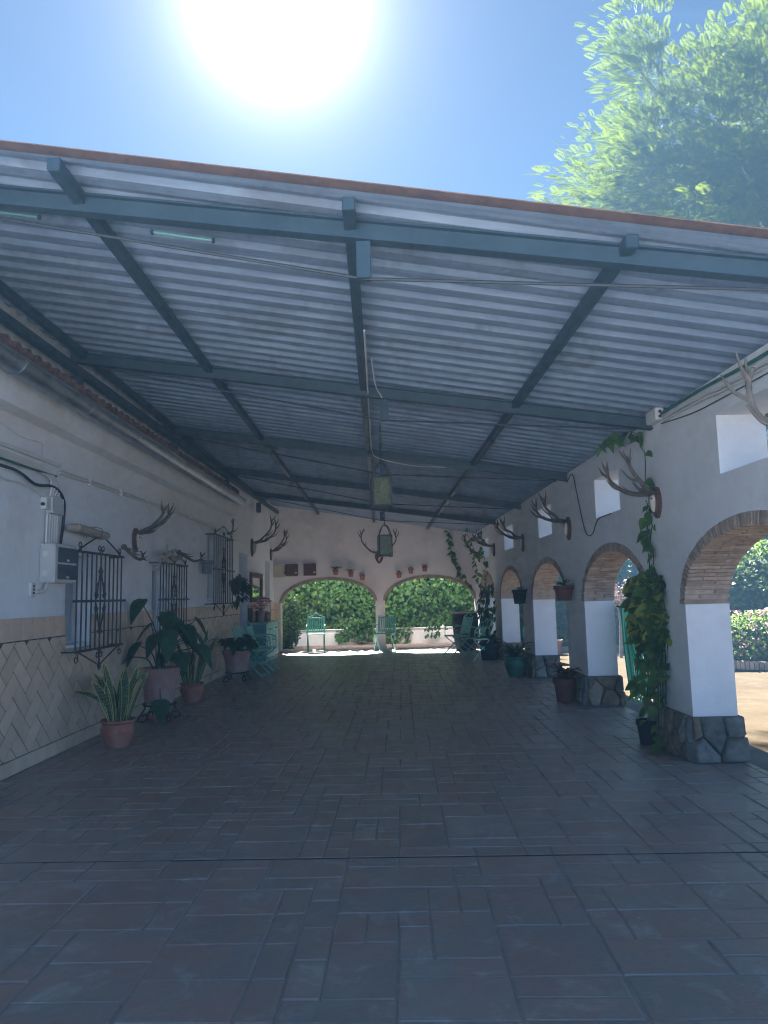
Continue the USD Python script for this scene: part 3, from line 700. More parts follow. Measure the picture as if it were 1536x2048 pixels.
trophy('dark antlers in front of the fourth vent opening of the arcade', (XR, 13.0, 2.36), 180, .80, 27, rise=.55)
trophy('antlers nearest the vine covered far right corner of the arcade', (XR, 16.3, 2.44), 180, .76, 29, rise=.55)
trophy('small antlers in the far right corner partly hidden by hanging vine strands', (XR, 18.75, 2.42), 180, .75, 31, .6)
def shed(label, loc, rot, tiltx, size, seed):
    t = thing('shed_antler', label, 'antler', loc, rot, 'loose antlers lying on the grilles')
    a = math.radians(tiltx); R = np.array([[1, 0, 0], [0, math.cos(a), -math.sin(a)], [0, math.sin(a), math.cos(a)]])
    obj('antler', antler_mesh(1, size, seed).xf(t=(-.2 * size, -.2 * size, -.12 * size)).xf(R), 'antler', t, smooth=50)
b = thing('weathered_board', 'short weathered grey board lying on the nearest grille crest', 'board', LW(.15, 7.45, 2.165), LROT - 2)
obj('board', MB().rbox((0, 0, 0), (.14, .72, .075), np.array([[1, 0, 0], [0, .998, .05], [0, -.05, .998]]), .02), 'wood_pale', b)
obj('tie_wire', MB().tube(spline([(.076, .1, -.05), (.08, .1, .04), (-.07, .1, .05), (-.076, .1, -.05)], 12), .003, 4), 'iron', b)
shed('loose antler hooked on the right end of the nearest grille crest', LW(.20, 8.45, 1.99), 25, -70, .62, 41)
shed('loose antler on top of the middle grille, pointing right', LW(.18, 10.75, 2.06), 10, -65, .72, 43)
shed('loose antler on top of the high far grille', LW(.17, 13.7, 2.66), 40, -20, .6, 45)
dw = thing('driftwood', 'gnarled driftwood piece lying on the middle grille', 'driftwood', LW(.16, 10.1, 2.01), LROT)
mb = MB().tube(spline([(0, -.35, 0), (.01, -.1, .07), (0, .15, .02), (.02, .45, .05)], 14), np.linspace(.05, .035, 13), 8)
obj('trunk_piece', mb, 'wood_pale', dw, smooth=True)
for q in ([(0, -.2, .03), (.03, -.22, .14), (.0, -.12, .20)], [(0, .05, .04), (.02, .1, .14), (.04, .2, .13)], [(0, -.3, .0), (0, -.42, -.05), (0, -.46, -.16)]):
    obj('root', MB().tube(spline(q, 8), np.linspace(.026, .01, len(spline(q, 8))), 6), 'wood_pale', dw, smooth=True)

# ------------------------------------------------------------------ meter box, conduits
m = thing('meter_box', 'beige electric box with two smoked windows on house wall', 'electric box', LW(0, 6.70, 1.63), LROT)
obj('case', MB().box((.002, 0, 0), (.15, .47, .37), .012), 'grey_plastic', m)
for z in (.035, .195):
    w = obj('window', MB().box((.1505, .06, z), (.162, .44, z + .14), .006), 'smoked_window', m)
    obj('latch', MB().box((.1625, .22, z + .01), (.168, .27, z + .03), .002), 'white_plastic', w)
for z in (.09, .27): obj('knockout', MB().lathe([(0, .0), (.028, .0), (.028, .003), (0, .003)], 14).xf(np.array([[1, 0, 0], [0, 0, -1], [0, 1, 0]]), (.06, -.0005, z)), 'white_plastic', m)
j = thing('junction_box', 'small beige junction box above the electric box with cables', 'junction box', LW(0, 6.72, 2.29), LROT)
obj('case', MB().box((.002, .06, 0), (.075, .30, .16), .006), 'grey_plastic', j)
obj('side_case', MB().box((.002, -.03, .03), (.06, .056, .14), .005), 'white_plastic', j)
obj('knob', MB().lathe([(0, 0), (.018, 0), (.018, .012), (0, .012)], 12).xf(np.array([[1, 0, 0], [0, 0, -1], [0, 1, 0]]), (.03, -.0305, .075)), 'iron', j)
cb = thing('conduit_bundle', 'bundle of white, green and black cables along the house wall', 'cables', LW(0, 0), LROT)
for k in range(5): obj('conduit', MB().tube([(.03, 6.77 + k * .05, 2.005), (.03, 6.77 + k * .05, 2.288)], .013, 6), 'white_plastic', cb, smooth=True)
for k in range(4):
    y = 6.8 + k * .05
    obj('conduit', MB().tube(spline([(.035, y, 2.452), (.05, y, 2.55), (.05, y - .12 - k * .03, 2.64 + k * .012), (.035, 6.0, 2.66 + k * .02), (.03, 3.0, 2.66 + k * .022)], 20), .011, 6), 'white_plastic', cb, smooth=True)
obj('black_cable', MB().tube(spline([(.03, 7.06, 2.006), (.035, 7.10, 2.25), (.05, 7.06, 2.45), (.05, 6.85, 2.55), (.05, 6.5, 2.52), (.04, 6.2, 2.59), (.03, 5.7, 2.60), (.03, 3, 2.62)], 30), .014, 6), 'cable_black', cb, smooth=True)
obj('green_cable', MB().tube(spline([(.05, 6.9, 2.66), (.05, 6.3, 2.65), (.045, 5.6, 2.65), (.03, 3.0, 2.64)], 16), .011, 6), 'cable_green', cb, smooth=True)
obj('white_cable', MB().tube(spline([(.02, 6.75, 2.42), (.03, 6.6, 2.46), (.03, 6.3, 2.50), (.03, 6.0, 2.49), (.03, 5.6, 2.54), (.03, 3, 2.56)], 20), .007, 5), 'white_plastic', cb, smooth=True)
obj('trunking', MB().box((.002, 3.0, 2.77), (.035, 7.02, 2.80), .004), 'white_plastic', cb)
obj('long_conduit', MB().tube(spline([(.03, 7.0, 2.71), (.025, 9, 2.735), (.025, 11.5, 2.745), (.025, 13.6, 2.70)], 20), .012, 6), 'white_plastic', cb, smooth=True)
obj('long_conduit', MB().tube(spline([(.02, 7.0, 2.745), (.02, 9, 2.765), (.02, 11.5, 2.775), (.02, 13.8, 2.74), (.03, 14.9, 2.64), (.03, 16.0, 2.66)], 24), .008, 6), 'white_plastic', cb, smooth=True)
obj('loose_wire', MB().tube(spline([(.02, 12.0, 2.72), (.03, 12.7, 2.56), (.03, 13.4, 2.60), (.02, 14.2, 2.66)], 14), .004, 4), 'white_plastic', cb)
obj('loose_wire', MB().tube(spline([(.02, 5.7, 3.02), (.03, 6.2, 2.91), (.03, 6.6, 2.93), (.02, 6.66, 2.88), (.02, 6.66, 2.72)], 14), .004, 4), 'white_plastic', cb)
for y in (7.7, 8.6, 9.6, 10.6, 11.6): obj('clip', MB().box((.002, y, 2.69 + (y - 7) * .008), (.042, y + .025, 2.775 + (y - 7) * .006), .003), 'white_plastic', cb)
so = thing('wall_socket', 'small white wall socket under the electric box', 'socket', LW(0, 6.52, 1.50), LROT)
obj('plate', MB().box((.002, 0, 0), (.03, .09, .13), .006), 'white_plastic', so)
for z in (.03, .06, .09): obj('socket_hole', MB().box((.0301, .03, z), (.033, .06, z + .018), .001), 'iron', so)
obj('elbow', MB().tube(spline([(.03, .09, .05), (.04, .17, .05), (.04, .24, .07), (.04, .27, .128)], 10), .017, 7), 'white_plastic', so, smooth=True)

# ------------------------------------------------------------------ pots and plants
def pot_profile(r, h, kind):
    if kind == 'belly': return [(0, .0), (r * .62, 0), (r * .72, h * .12), (r * .98, h * .52), (r * 1.02, h * .66), (r * .93, h * .80), (r * .90, h * .86), (r * 1.02, h * .92), (r * 1.03, h), (r * .93, h), (r * .88, h * .88), (0, h * .88)]
    return [(0, 0), (r * .72, 0), (r * .74, h * .02), (r * .93, h * .80), (r * 1.02, h * .80), (r * 1.04, h), (r * .94, h), (r * .90, h * .9), (0, h * .9)]
def pot(parent, r, h, kind, mat, z=0.0, cen=(0, 0), name='pot'):
    pr = pot_profile(r, h, kind); o = obj(name, MB().lathe(pr[:-1], 28, (cen[0], cen[1], z)), mat, parent, smooth=45)
    obj('soil', MB().lathe([(0, pr[-1][1] + .004), (pr[-1][1] and pr[-2][0], pr[-1][1])], 16, (cen[0], cen[1], z)), 'soil', parent); return o
def snake_leaf(parent, base, az, lean, L, W, bend, seed):
    rg = np.random.default_rng(seed); d = np.array([math.cos(az), math.sin(az), 0.0]); b = np.asarray(base, float)
    ts = np.linspace(0, 1, 8); pts = [b + np.array([0, 0, 1]) * L * (t - bend * .45 * t ** 3) + d * L * (lean * t + bend * t ** 2.4) for t in ts]
    w = W * np.array([.55, .72, .88, 1.0, 1.0, .85, .55, .02]); tw = rg.uniform(0, 6.28); up = np.array([math.cos(tw), math.sin(tw), .05])
    lf = obj('leaf', MB().blade(pts, w, up, .28), 'snake_leaf', parent, smooth=True)
    mg = MB()
    for s in (-1, 1):
        e = []
        for i in range(8):
            t_ = np.gradient(np.array(pts), axis=0)[i]; t_ = t_ / np.linalg.norm(t_); sd = np.cross(up, t_); sd /= np.linalg.norm(sd); nn = np.cross(t_, sd); e.append(pts[i] + s * sd * w[i] * 1.0 + nn * w[i] * .28)
        mg.tube(e, .0035, 4, False)
    obj('leaf_margin', mg, 'snake_margin', lf)
def snake_plant(label, loc, n, L, r, h, seed, mat='terracotta'):
    t = thing('snake_plant', label, 'potted plant', loc, 0); rg = np.random.default_rng(seed)
    pot(t, r, h, 'belly', mat)
    for k in range(n):
        a = rg.uniform(0, 6.28); q = r * .62 * math.sqrt(rg.random()); flop = k % 6 == 5
        snake_leaf(t, (q * math.cos(a), q * math.sin(a), h * .88), a + rg.normal() * .3, .12 + .25 * q / r, L * rg.uniform(.6, 1.05), .036 * rg.uniform(.85, 1.2), (.75 if flop else rg.uniform(.0, .22)), seed * 50 + k)
    return t
snake_plant('snake plant with yellow edged leaves in round red pot, nearest of the pots', (-2.66, 7.45, 0), 26, .60, .165, .27, 3)
snake_plant('snake plant in small red pot just beyond the tall plant on its stand', (-2.72, 10.55, 0), 16, .78, .165, .26, 4)
def stand(parent, r, h):
    obj('ring', MB().tube([(r * math.cos(a), r * math.sin(a), h) for a in np.linspace(0, 2 * math.pi, 25)], .012, 6, False), 'iron', parent)
    obj('ring_brace', MB().bar((-r, 0, h), (r, 0, h), .02, .008).bar((0, -r, h - .009), (0, r, h - .009), .02, .008), 'iron', parent)
    for k in range(4):
        a = math.radians(45 + 90 * k); c, s = math.cos(a), math.sin(a)
        prof = [(r, h - .005), (r + .0, h * .8), (r + .06, h * .42), (r + .09, h * .16), (r + .075, .03), (r + .02, .014), (r - .03, .05), (r - .01, .095), (r + .03, .08)]
        obj('leg', MB().tube(spline([(q * c, q * s, z) for q, z in prof], 22), .010, 6), 'iron', parent, smooth=True)
def big_leaf(parent, base, tip, L, W, tilt_az, droop, name='leaf', mat='dark_leaf', stalk=.011):
    base = np.asarray(base, float); tip = np.asarray(tip, float)
    d = np.array([math.cos(tilt_az), math.sin(tilt_az), -droop]); d /= np.linalg.norm(d)
    mid = (base + tip) / 2 + np.array([0, 0, .06]) + (base - tip) * np.array([.18, .18, 0])
    lf = obj(name, heart(MB(), tip, d, (0, 0, 1), L, W, .35, .18), mat, parent, smooth=True)
    obj('stalk', MB().tube(spline([base, mid, tip], 8), np.linspace(stalk, stalk * .5, len(spline([base, mid, tip], 8))), 5), mat, lf)
ee = thing('elephant_ear_plant', 'tall plant with big heart shaped leaves in pink clay pot on scroll stand', 'potted plant', (-2.70, 8.95, .215))
pot(ee, .23, .42, 'cone', 'faded_clay')
rg = np.random.default_rng(17)
for (dx, dy, z, L, az) in [(-.20, -.12, 1.22, .27, 2.6), (.06, .04, 1.06, .27, -.8), (.16, .02, .98, .30, -.3), (-.34, -.1, .56, .26, 3.4), (-.24, -.1, .70, .26, 2.9), (.12, -.15, .84, .28, -1.1), (.30, .1, .72, .28, -.3), (.34, -.12, .90, .27, -.6), (.02, -.22, .80, .25, -1.9), (.42, .02, .80, .32, .1), (.50, -.05, .66, .26, -.4), (-.04, .15, 1.0, .26, 1.0), (.10, -.30, .04, .24, -1.2), (.24, .25, .84, .26, .9), (.28, -.2, .58, .27, -1.0), (-.05, -.2, .94, .26, 3.6), (.38, .2, .98, .26, .5), (.2, -.28, .74, .25, -1.5)]:
    big_leaf(ee, (rg.uniform(-.06, .06), rg.uniform(-.06, .06), .38), (dx, dy, z), L, L * .43, az, rg.uniform(.5, 1.5))
obj('new_shoot', MB().tube(spline([(0, 0, .38), (-.03, -.02, .9), (-.02, -.03, 1.20)], 8), np.linspace(.012, .003, 9), 6), 'wood_pale', ee)
st = thing('plant_stand', 'black iron scroll leg stand under the tall heart leaved plant', 'plant stand', (-2.70, 8.95, 0)); stand(st, .19, .20)
sa = thing('clay_saucer', 'red clay saucer on the floor under the scroll leg stand', 'saucer', (-2.70, 8.95, 0)); obj('dish', MB().lathe([(0, .004), (.14, .004), (.165, .045), (.155, .045), (.135, .015), (0, .015)], 24), 'terracotta', sa, smooth=40)
# far big pot on its stand with arching dark plant
fp_ = thing('arching_plant', 'bushy dark plant in wide pink clay pot beside the folding chairs', 'potted plant', (-2.55, 12.95, .17))
pot(fp_, .25, .37, 'cone', 'faded_clay')
for k in range(30):
    a = rg.uniform(0, 6.28); L = rg.uniform(.3, .62)
    pts = [np.array([.06 * math.cos(a), .06 * math.sin(a), .33]) + np.array([math.cos(a) * L * t * .8, math.sin(a) * L * t * .8, L * (1.25 * t - .95 * t * t)]) for t in np.linspace(0, 1, 6)]
    obj('leaf', MB().blade(pts, np.array([.008, .02, .034, .036, .024, .002]) * 1.3, (0, 0, 1), .3), 'dark_leaf', fp_, smooth=True)
for k in range(9):
    a = rg.uniform(-2.2, 1.6); big_leaf(fp_, (0, 0, .34), (.24 * math.cos(a), .24 * math.sin(a), rg.uniform(.48, .66)), .22, .09, a, .6)
st = thing('plant_stand', 'black iron stand under the wide pink pot beside the folding chairs', 'plant stand', (-2.55, 12.95, 0)); stand(st, .20, .155)

def bromeliad(label, loc, r, h, potmat, leafmat, seed, n=26, L=.5, kind='cone'):
    t = thing('bromeliad_plant', label, 'potted plant', loc); pot(t, r, h, kind, potmat); rg = np.random.default_rng(seed)
    for k in range(n):
        a = rg.uniform(0, 6.28); l = L * rg.uniform(.6, 1.1); up = rg.uniform(.5, 1.5)
        pts = [np.array([0, 0, h * .88]) + np.array([math.cos(a) * l * t * .75, math.sin(a) * l * t * .75, l * (up * t - up * .75 * t * t)]) for t in np.linspace(0, 1, 6)]
        obj('leaf', MB().blade(pts, np.array([.022, .026, .026, .022, .014, .001]), (0, 0, 1), .35), leafmat, t, smooth=True)
bromeliad('dark stiff leaved plant in dark red pot against the second pier', (2.42, 9.72, 0), .15, .30, 'terracotta_dark', 'red_leaf', 61, 24, .42)
bromeliad('arching dark leaved plant in green pot against the third pier', (2.33, 12.75, 0), .19, .34, 'cable_green', 'dark_leaf', 63, 40, .60, 'belly')
bromeliad('low dark plant in wide black pot at the far right corner', (2.35, 15.9, 0), .22, .36, 'black_plastic', 'dark_leaf', 65, 34, .5)
# pots hung on the walls
def wall_pot(label, loc, rot, r, h, tuft, seed, mat='terracotta', cat='wall pot', L=.16, lm='dark_leaf', group='small clay pots hung on the walls'):
    t = thing('wall_pot', label, cat, loc, rot, group); pot(t, r, h, 'cone', mat, 0, (r * 1.1, 0)); rg = np.random.default_rng(seed)
    obj('hanger', MB().tube([(.004, 0, h * .9), (.004, 0, h * .9 + .05)], .004, 5).tube([(r * 1.1 + r * 1.06 * math.cos(a), r * 1.06 * math.sin(a), h * .78) for a in np.linspace(0, 2 * math.pi, 17)], .004, 4, False), 'iron', t)
    if tuft:
        P_, D_ = [], []
        mb = MB()
        for k in range(tuft):
            a = rg.uniform(0, 6.28); l = L * rg.uniform(.5, 1.15)
            pts = [np.array([r * 1.1, 0, h * .9]) + np.array([math.cos(a) * l * t_ * .9, math.sin(a) * l * t_ * .9, l * (1.3 * t_ - 1.1 * t_ * t_)]) for t_ in np.linspace(0, 1, 4)]
            mb.blade(pts, np.array([.006, .010, .008, .001]) * L / .16, (0, 0, 1), .3)
        obj('foliage', mb, lm, t)
for lab, x, z, tf, L in (('clay wall pot with bushiest plant, leftmost over the left arch', -1.20, 2.02, 40, .22), ('clay wall pot with small plant between bushy pot and bare pot', -.78, 1.96, 34, .18), ('nearly bare clay wall pot just left of the antler shield', -.47, 1.86, 7, .12),
    ('clay wall pot lowest over the right arch, right of the antler shield', .53, 1.90, 14, .14), ('clay wall pot in the middle of three over the right arch', .86, 2.01, 12, .13), ('clay wall pot rightmost of three over the right arch', 1.24, 2.06, 14, .15)):
    wall_pot(lab, (x, FARY - .002, z), -90, .075, .15, tf, int(x * 100) + 300, L=L, group='small clay pots on the end wall')
wall_pot('dark square shouldered wall pot on the pier before the far arch', (XR - .002, 12.85, 1.24), 180, .13, .25, 10, 71, 'black_plastic', L=.2)
wall_pot('dark wall pot with trailing leaves on the pier after second arch', (XR - .002, 9.75, 1.32), 180, .13, .20, 14, 73, 'terracotta_dark', L=.24)
wall_pot('blue grey wall pot hung left of the high far grille', LW(.01, 12.25, 1.88), LROT, .10, .22, 0, 75, 'door_paint')
hp = thing('hanging_plant', 'leafy plant trailing from the bars of the high far grille', 'hanging plant', LW(.26, 13.8, 1.74), LROT)
obj('basket', MB().lathe([(0, -.10), (.09, -.08), (.12, .05), (.105, .05), (.08, -.06), (0, -.08)], 14), 'terracotta_dark', hp, smooth=40)
for k in range(90):
    d = rdir(1, rg)[0]; q = np.array([abs(d[0]) * .22, d[1] * .34 + .1, d[2] * .24 - .06 - .1 * rg.random()])
    obj('leaf', heart(MB(), q, (abs(d[0]), d[1], -.5), (0, 0, 1), .10, .042, .3), 'dark_leaf', hp, smooth=True)
for k in range(3): obj('stem', MB().tube(spline([(0, 0, .05), (.1, .1 + .1 * k, .1), (.15, .3 + .1 * k, -.2)], 8), .005, 4), 'dark_leaf', hp)

# trailing pothos in the second arch, by the first pier
po = thing('pothos_plant', 'big trailing heart leaved vine hanging at the first stone footed pier', 'trailing plant', (2.53, 6.66, .10))
obj('wall_basket', MB().lathe([(0, 1.26), (.07, 1.27), (.09, 1.42), (.08, 1.42), (.06, 1.30), (0, 1.30)], 16), 'black_plastic', po, smooth=40)
rp = np.random.default_rng(77); nL = 0; pmass = MB(); pmass2 = MB()
strands = []
for k in range(26):
    a = rp.uniform(0, 6.28); r0 = rp.uniform(.02, .095); low = rp.choice([.85, .7, .5, .3, .05, .95, .95])
    x, y = r0 * math.cos(a), r0 * math.sin(a) + .05
    strands.append(spline([(0, 0, 1.45), (x * 1.6, y * 2.0 + .06 * k / 16, 1.42), (x * 1.7, y * 2.6, (1.4 + low) / 2), (x * 1.2, y * 2.4, low)], 18))
strands.append(spline([(-.06, .1, 1.0), (-.12, .25, .55), (-.02, .50, .40), (.02, .62, .34)], 14))
strands.append(spline([(-.06, -.12, .9), (-.1, -.2, .45), (-.1, -.10, -.08)], 14))
strands.append(spline([(-.04, .0, 1.0), (-.13, -.02, .45), (-.06, .2, .1)], 14))
random.Random(3).shuffle(strands)
for sidx, p in enumerate(strands):
    obj('stem', MB().tube(p, .0045, 4), 'dark_leaf', po)
    for q in p[1:]:
        dens = 1.0 if q[2] > .85 else .55
        if rp.random() > dens: continue
        for rep in range(3 if q[2] > .9 else 1):
            d = rdir(1, rp)[0]; d[0] = -abs(d[0]) * .7; d[2] = -abs(d[2]) * .35 - .1
            s = rp.uniform(.065, .115); nL += 1
            if nL >= 290: heart(pmass if rp.random() < .7 or q[2] < .9 else pmass2, q + d * .05, d, (-.5 + rp.normal() * .3, -.6 + rp.normal() * .4, .7), s, s * .50, .25)
            else: obj('leaf', heart(MB(), q + d * .05, d, (-.5 + rp.normal() * .3, -.6 + rp.normal() * .4, .7), s, s * .50, .25), 'pothos_light' if (q[2] > .9 and rp.random() < .42) else 'pothos_leaf', po, smooth=True)
obj('leaf_mass', pmass, 'pothos_leaf', po, smooth=True, kind='stuff'); obj('pale_leaf_mass', pmass2, 'pothos_light', po, smooth=True, kind='stuff')
pp = thing('vine_pot', 'black pot on the floor at the foot of the trailing vine', 'pot', (2.50, 6.98, 0)); pot(pp, .10, .22, 'cone', 'black_plastic')
def vine(label, pts, loc, seed, dens, size, mats=('pothos_leaf',), nsub=26, fork=None):
    v = thing('climbing_vine', label, 'vine', loc, 0); rg = np.random.default_rng(seed)
    for line in pts:
        p = spline(line, nsub); p[1:-1] += rg.normal(size=p[1:-1].shape) * .012
        obj('stem', MB().tube(p, .005, 4), 'twig_pink' if 'ivy' in mats[0] else 'dark_leaf', v)
        for q in p:
            if rg.random() < dens:
                d = rdir(1, rg)[0]; d[2] = -abs(d[2]) * .5 - .15; s = size * rg.uniform(.7, 1.3)
                obj('leaf', heart(MB(), q + d * .03, d, (-.7, -.5, .5), s, s * .42, .25), mats[0], v, smooth=True)
vine('thin vine strands climbing from the trailing plant to the roof beam', [[(0, 0, 1.45), (-.03, -.05, 1.75), (.02, .05, 2.1), (-.02, .0, 2.5), (0, .1, 2.9), (-.05, .25, 3.0)], [(.0, .12, 1.5), (.02, .18, 1.9), (.0, .10, 2.3)], [(-.05, .35, 3.0), (-.15, .55, 3.0), (-.28, .5, 2.93)]], (2.575, 6.75, 0), 81, .42, .10)
vine('vine strands hanging on the far right corner over the small antlers', [[(0, 0, 3.15), (.05, 0, 2.7), (.15, 0, 2.3), (.35, -.02, 1.95), (.55, -.05, 1.6)], [(.02, -.03, 3.1), (.10, 0, 2.6), (.2, 0, 2.2), (.3, 0, 1.9)], [(.35, -1.2, 3.1), (.5, -1.3, 2.6), (.55, -1.4, 2.1), (.62, -1.5, 1.6)], [(.6, -2.3, 3.0), (.62, -2.2, 2.6), (.66, -2.3, 2.2), (.66, -2.4, 1.7)]], (1.90, FARY - .06, 0), 83, .8, .12)
cp = thing('corner_plant', 'bushy dark trailing plant massed against the far right pier', 'trailing plant', (2.42, 16.15, 0))
for k in range(200):
    d = rdir(1, rp)[0]; z = rp.uniform(.35, 1.62); w = .17 + .14 * math.sin((z - .3) * 2.3)
    q = np.array([-abs(d[0]) * w + .08, d[1] * w * 1.9, z]); s = rp.uniform(.08, .14)
    obj('leaf', heart(MB(), q, (-.3 + d[0] * .5, d[1], -.8), (-.8, -.3, .5), s, s * .42, .3), 'dark_leaf' if rp.random() < .7 else 'pothos_leaf', cp, smooth=True)
for k in range(5): obj('stem', MB().tube(spline([(.0, .1 * (k - 2), 1.5), (-.06, .1 * (k - 2), 1.0), (.02, .08 * (k - 2), .3)], 8), .006, 4), 'dark_leaf', cp)

# ------------------------------------------------------------------ folding garden chairs
def chair(label, loc, rot, mat='green_paint', group='green slatted folding chairs'):
    t = thing('folding_chair', label, 'chair', loc, rot, group)
    back = lambda z: .18 + (z - .46) * .30                          # the back leans away
    for s in (-1, 1):
        x = s * .225
        obj('leg', MB().tube(spline([(x, -.27, .008), (x, -.05, .22), (x, .165, .42), (x, back(.6), .6), (x, back(.90), .90)], 16), .014, 6), mat, t, smooth=True)
        x = s * .205
        obj('leg', MB().tube(spline([(x, .30, .008), (x, .10, .20), (x, -.12, .36), (x, -.22, .455)], 12), .0135, 6), mat, t, smooth=True)
        x = s * .24
        arm = [(x, back(.68), .68), (x, .05, .70), (x, -.13, .69), (x, -.20, .65), (x, -.19, .60), (x, -.145, .60), (x, -.14, .635)]
        obj('armrest', MB().tube(spline(arm, 26), .0115, 6), mat, t, smooth=True)
        obj('arm_support', MB().tube(spline([(x, -.165, .685), (x, -.21, .58), (x, -.20, .46)], 8), .008, 5), mat, t, smooth=True)
        obj('seat_rail', MB().box((s * .225 - .009, -.23, .435), (s * .225 + .009, .19, .460), .003), mat, t)
    for z, h in ((.52, .03), (.87, .035)):
        obj('back_rail', MB().rbox((0, back(z), z), (.44, .016, h), np.eye(3), .003), mat, t)
    for k in range(9):
        x = -.19 + .38 * k / 8
        obj('back_slat', MB().bar((x, back(.52) - .012, .50), (x, back(.87) - .012, .885), .031, .009, .002, up=(0, 1, 0)), mat, t)
    crest = spline([(-.225, back(.9), .90), (-.17, back(.91), .915), (-.10, back(.93), .935), (-.05, back(.97), .985), (0, back(1.0), 1.0), (.05, back(.97), .985), (.10, back(.93), .935), (.17, back(.91), .915), (.225, back(.9), .90)], 32)
    obj('crest', MB().tube(crest, .010, 6), mat, t, smooth=True)
    for k in range(8):
        y = -.215 + .055 * k
        obj('seat_slat', MB().box((-.232, y - .022, .4602), (.232, y + .022, .474), .003), mat, t)
    for y, z in ((-.245, .035), (.28, .03)): obj('stretcher', MB().tube([(-.22, y, z), (.22, y, z)], .007, 5), mat, t)
    return t
ch0 = chair('green slatted folding chair standing alone before the left far arch', (-1.72, 19.35, 0), 4)
dup(ch0, 'green slatted folding chair in front of the white post between far arches', (.10, 18.75, 0), -14)
dup(ch0, 'green folding chair in front of the black barrel, nearer of that pair', (2.08, 15.9, 0), -62)
dup(ch0, 'green folding chair half behind its neighbour, against the black barrel', (1.80, 17.15, 0), -70)
dup(ch0, 'green folding chair along the house wall, nearer to the pink pots', (-2.42, 13.75, 0), 78)
dup(ch0, 'green folding chair along the house wall, touching the green cabinet', (-2.38, 14.75, 0), 84)
ch1 = chair('turquoise folding chair out in the courtyard seen beside the green hose', (5.40, 15.4, -.06), -10, 'aqua_paint', 'turquoise folding chairs in the courtyard')
dup(ch1, 'turquoise folding chair in the courtyard seen through the arch beyond', (3.62, 17.0, -.06), -30)

# ------------------------------------------------------------------ cabinet and what stands on it
cx = thing('green_cabinet', 'pale green wooden cabinet with drawers and doors by the house wall', 'cabinet', LW(.03, 16.15), LROT)
CL, CD, CH = 1.75, .40, .86
obj('side_panel', MB().box((0, 0, .06), (CD, .03, CH), .004), 'cabinet_dark', cx)
obj('side_panel', MB().box((0, CL - .03, .06), (CD, CL, CH), .004), 'cabinet_dark', cx)
obj('carcass', MB().box((.004, .032, .08), (CD - .022, CL - .032, CH), .004), 'cabinet_paint', cx)
obj('plinth', MB().box((.01, .01, 0), (CD - .03, CL - .01, .058), .004), 'cabinet_paint', cx)
obj('top', MB().box((-.005, -.03, CH + .002), (CD + .035, CL + .03, CH + .035), .008), 'cabinet_paint', cx)
for k in range(4):
    a = .05 + k * (CL - .1) / 4; b = a + (CL - .1) / 4 - .015
    d = obj('door', MB().box((CD - .021, a, .11), (CD, b, .64), .005), 'cabinet_paint', cx)
    obj('door_panel', MB().box((CD + .0005, a + .06, .17), (CD + .010, b - .06, .58), .006), 'cabinet_paint', d); obj('knob', MB().lathe([(0, 0), (.012, 0), (.016, .02), (0, .026)], 10).xf(np.array([[0, 0, 1], [0, 1, 0], [-1, 0, 0]]), (CD, b - .03 if k % 2 == 0 else a + .03, .42)), 'iron', d)
for k in range(2):
    a = .05 + k * (CL - .1) / 2; b = a + (CL - .1) / 2 - .015
    d = obj('drawer', MB().box((CD - .021, a, .66), (CD, b, .82), .005), 'cabinet_paint', cx)
    obj('handle', MB().tube(spline([(CD, (a + b) / 2 - .09, .74), (CD + .03, (a + b) / 2 - .07, .735), (CD + .03, (a + b) / 2 + .07, .735), (CD, (a + b) / 2 + .09, .74)], 10), .008, 5), 'iron', d)
obj('side_emblem', MB().tube([(.2 + .05 * math.cos(a), -.006, .55 + .065 * math.sin(a)) for a in np.linspace(0, 6.283, 21)], .007, 5, False), 'cabinet_dark', cx)
zt = CH + .037
fl = thing('flower_pot', 'pink flowers in tapered clay pot on the green cabinet', 'flower pot', tuple(LW(.24, 16.55, zt))); pot(fl, .10, .27, 'cone', 'faded_clay')
rf_ = np.random.default_rng(91)
for k in range(34):
    d = rdir(1, rf_)[0]; c = np.array([d[0] * .19, d[1] * .19, .42 + d[2] * .14])
    f = MB()
    for q in range(6):
        a = q * 1.047 + rf_.random(); u = np.array([math.cos(a), math.sin(a), .25]); f.blade([c, c + u * .045, c + u * .075], (.010, .028, .010), d + (0, 0, .3), .2)
    obj('flower', f, 'petal_pale' if rf_.random() < .6 else 'petal_pink', fl)
for k in range(10):
    a = k * .63; obj('leaf', heart(MB(), (0, 0, .28), (math.cos(a), math.sin(a), .5), (0, 0, 1), .15, .04), 'dark_leaf', fl, smooth=True)
cs = thing('dark_casket', 'dark carved chest standing behind the pink flowers on the cabinet', 'chest', LW(.06, 16.95, zt), LROT)
obj('body', MB().box((0, 0, 0), (.25, .55, .16), .01), 'wood_dark', cs); obj('lid', MB().prism(Polygon([(.0, .0)] + [(.125 + .13 * math.cos(a), .001 + .07 * math.sin(a)) for a in np.linspace(math.pi, 0, 10)]), .56, lambda v: np.c_[v[:, 0], v[:, 2] - .005, .161 + v[:, 1]]), 'wood_dark', cs)
bp = thing('dark_backboard', 'dark framed board leaning on the wall behind the flowers', 'board', LW(.012, 16.2, zt), LROT)
obj('panel', MB().box((0, .02, 0), (.012, .42, .30), .003), 'iron', bp); obj('frame', MB().box((.0005, 0, .301), (.025, .44, .33), .004).box((.0005, 0, 0), (.025, .019, .30), .004).box((.0005, .421, 0), (.025, .44, .30), .004), 'wood_dark', bp)
mr = thing('wall_mirror', 'wood framed mirror on house wall above the green cabinet', 'mirror', LW(.005, 16.45, 1.35), LROT)
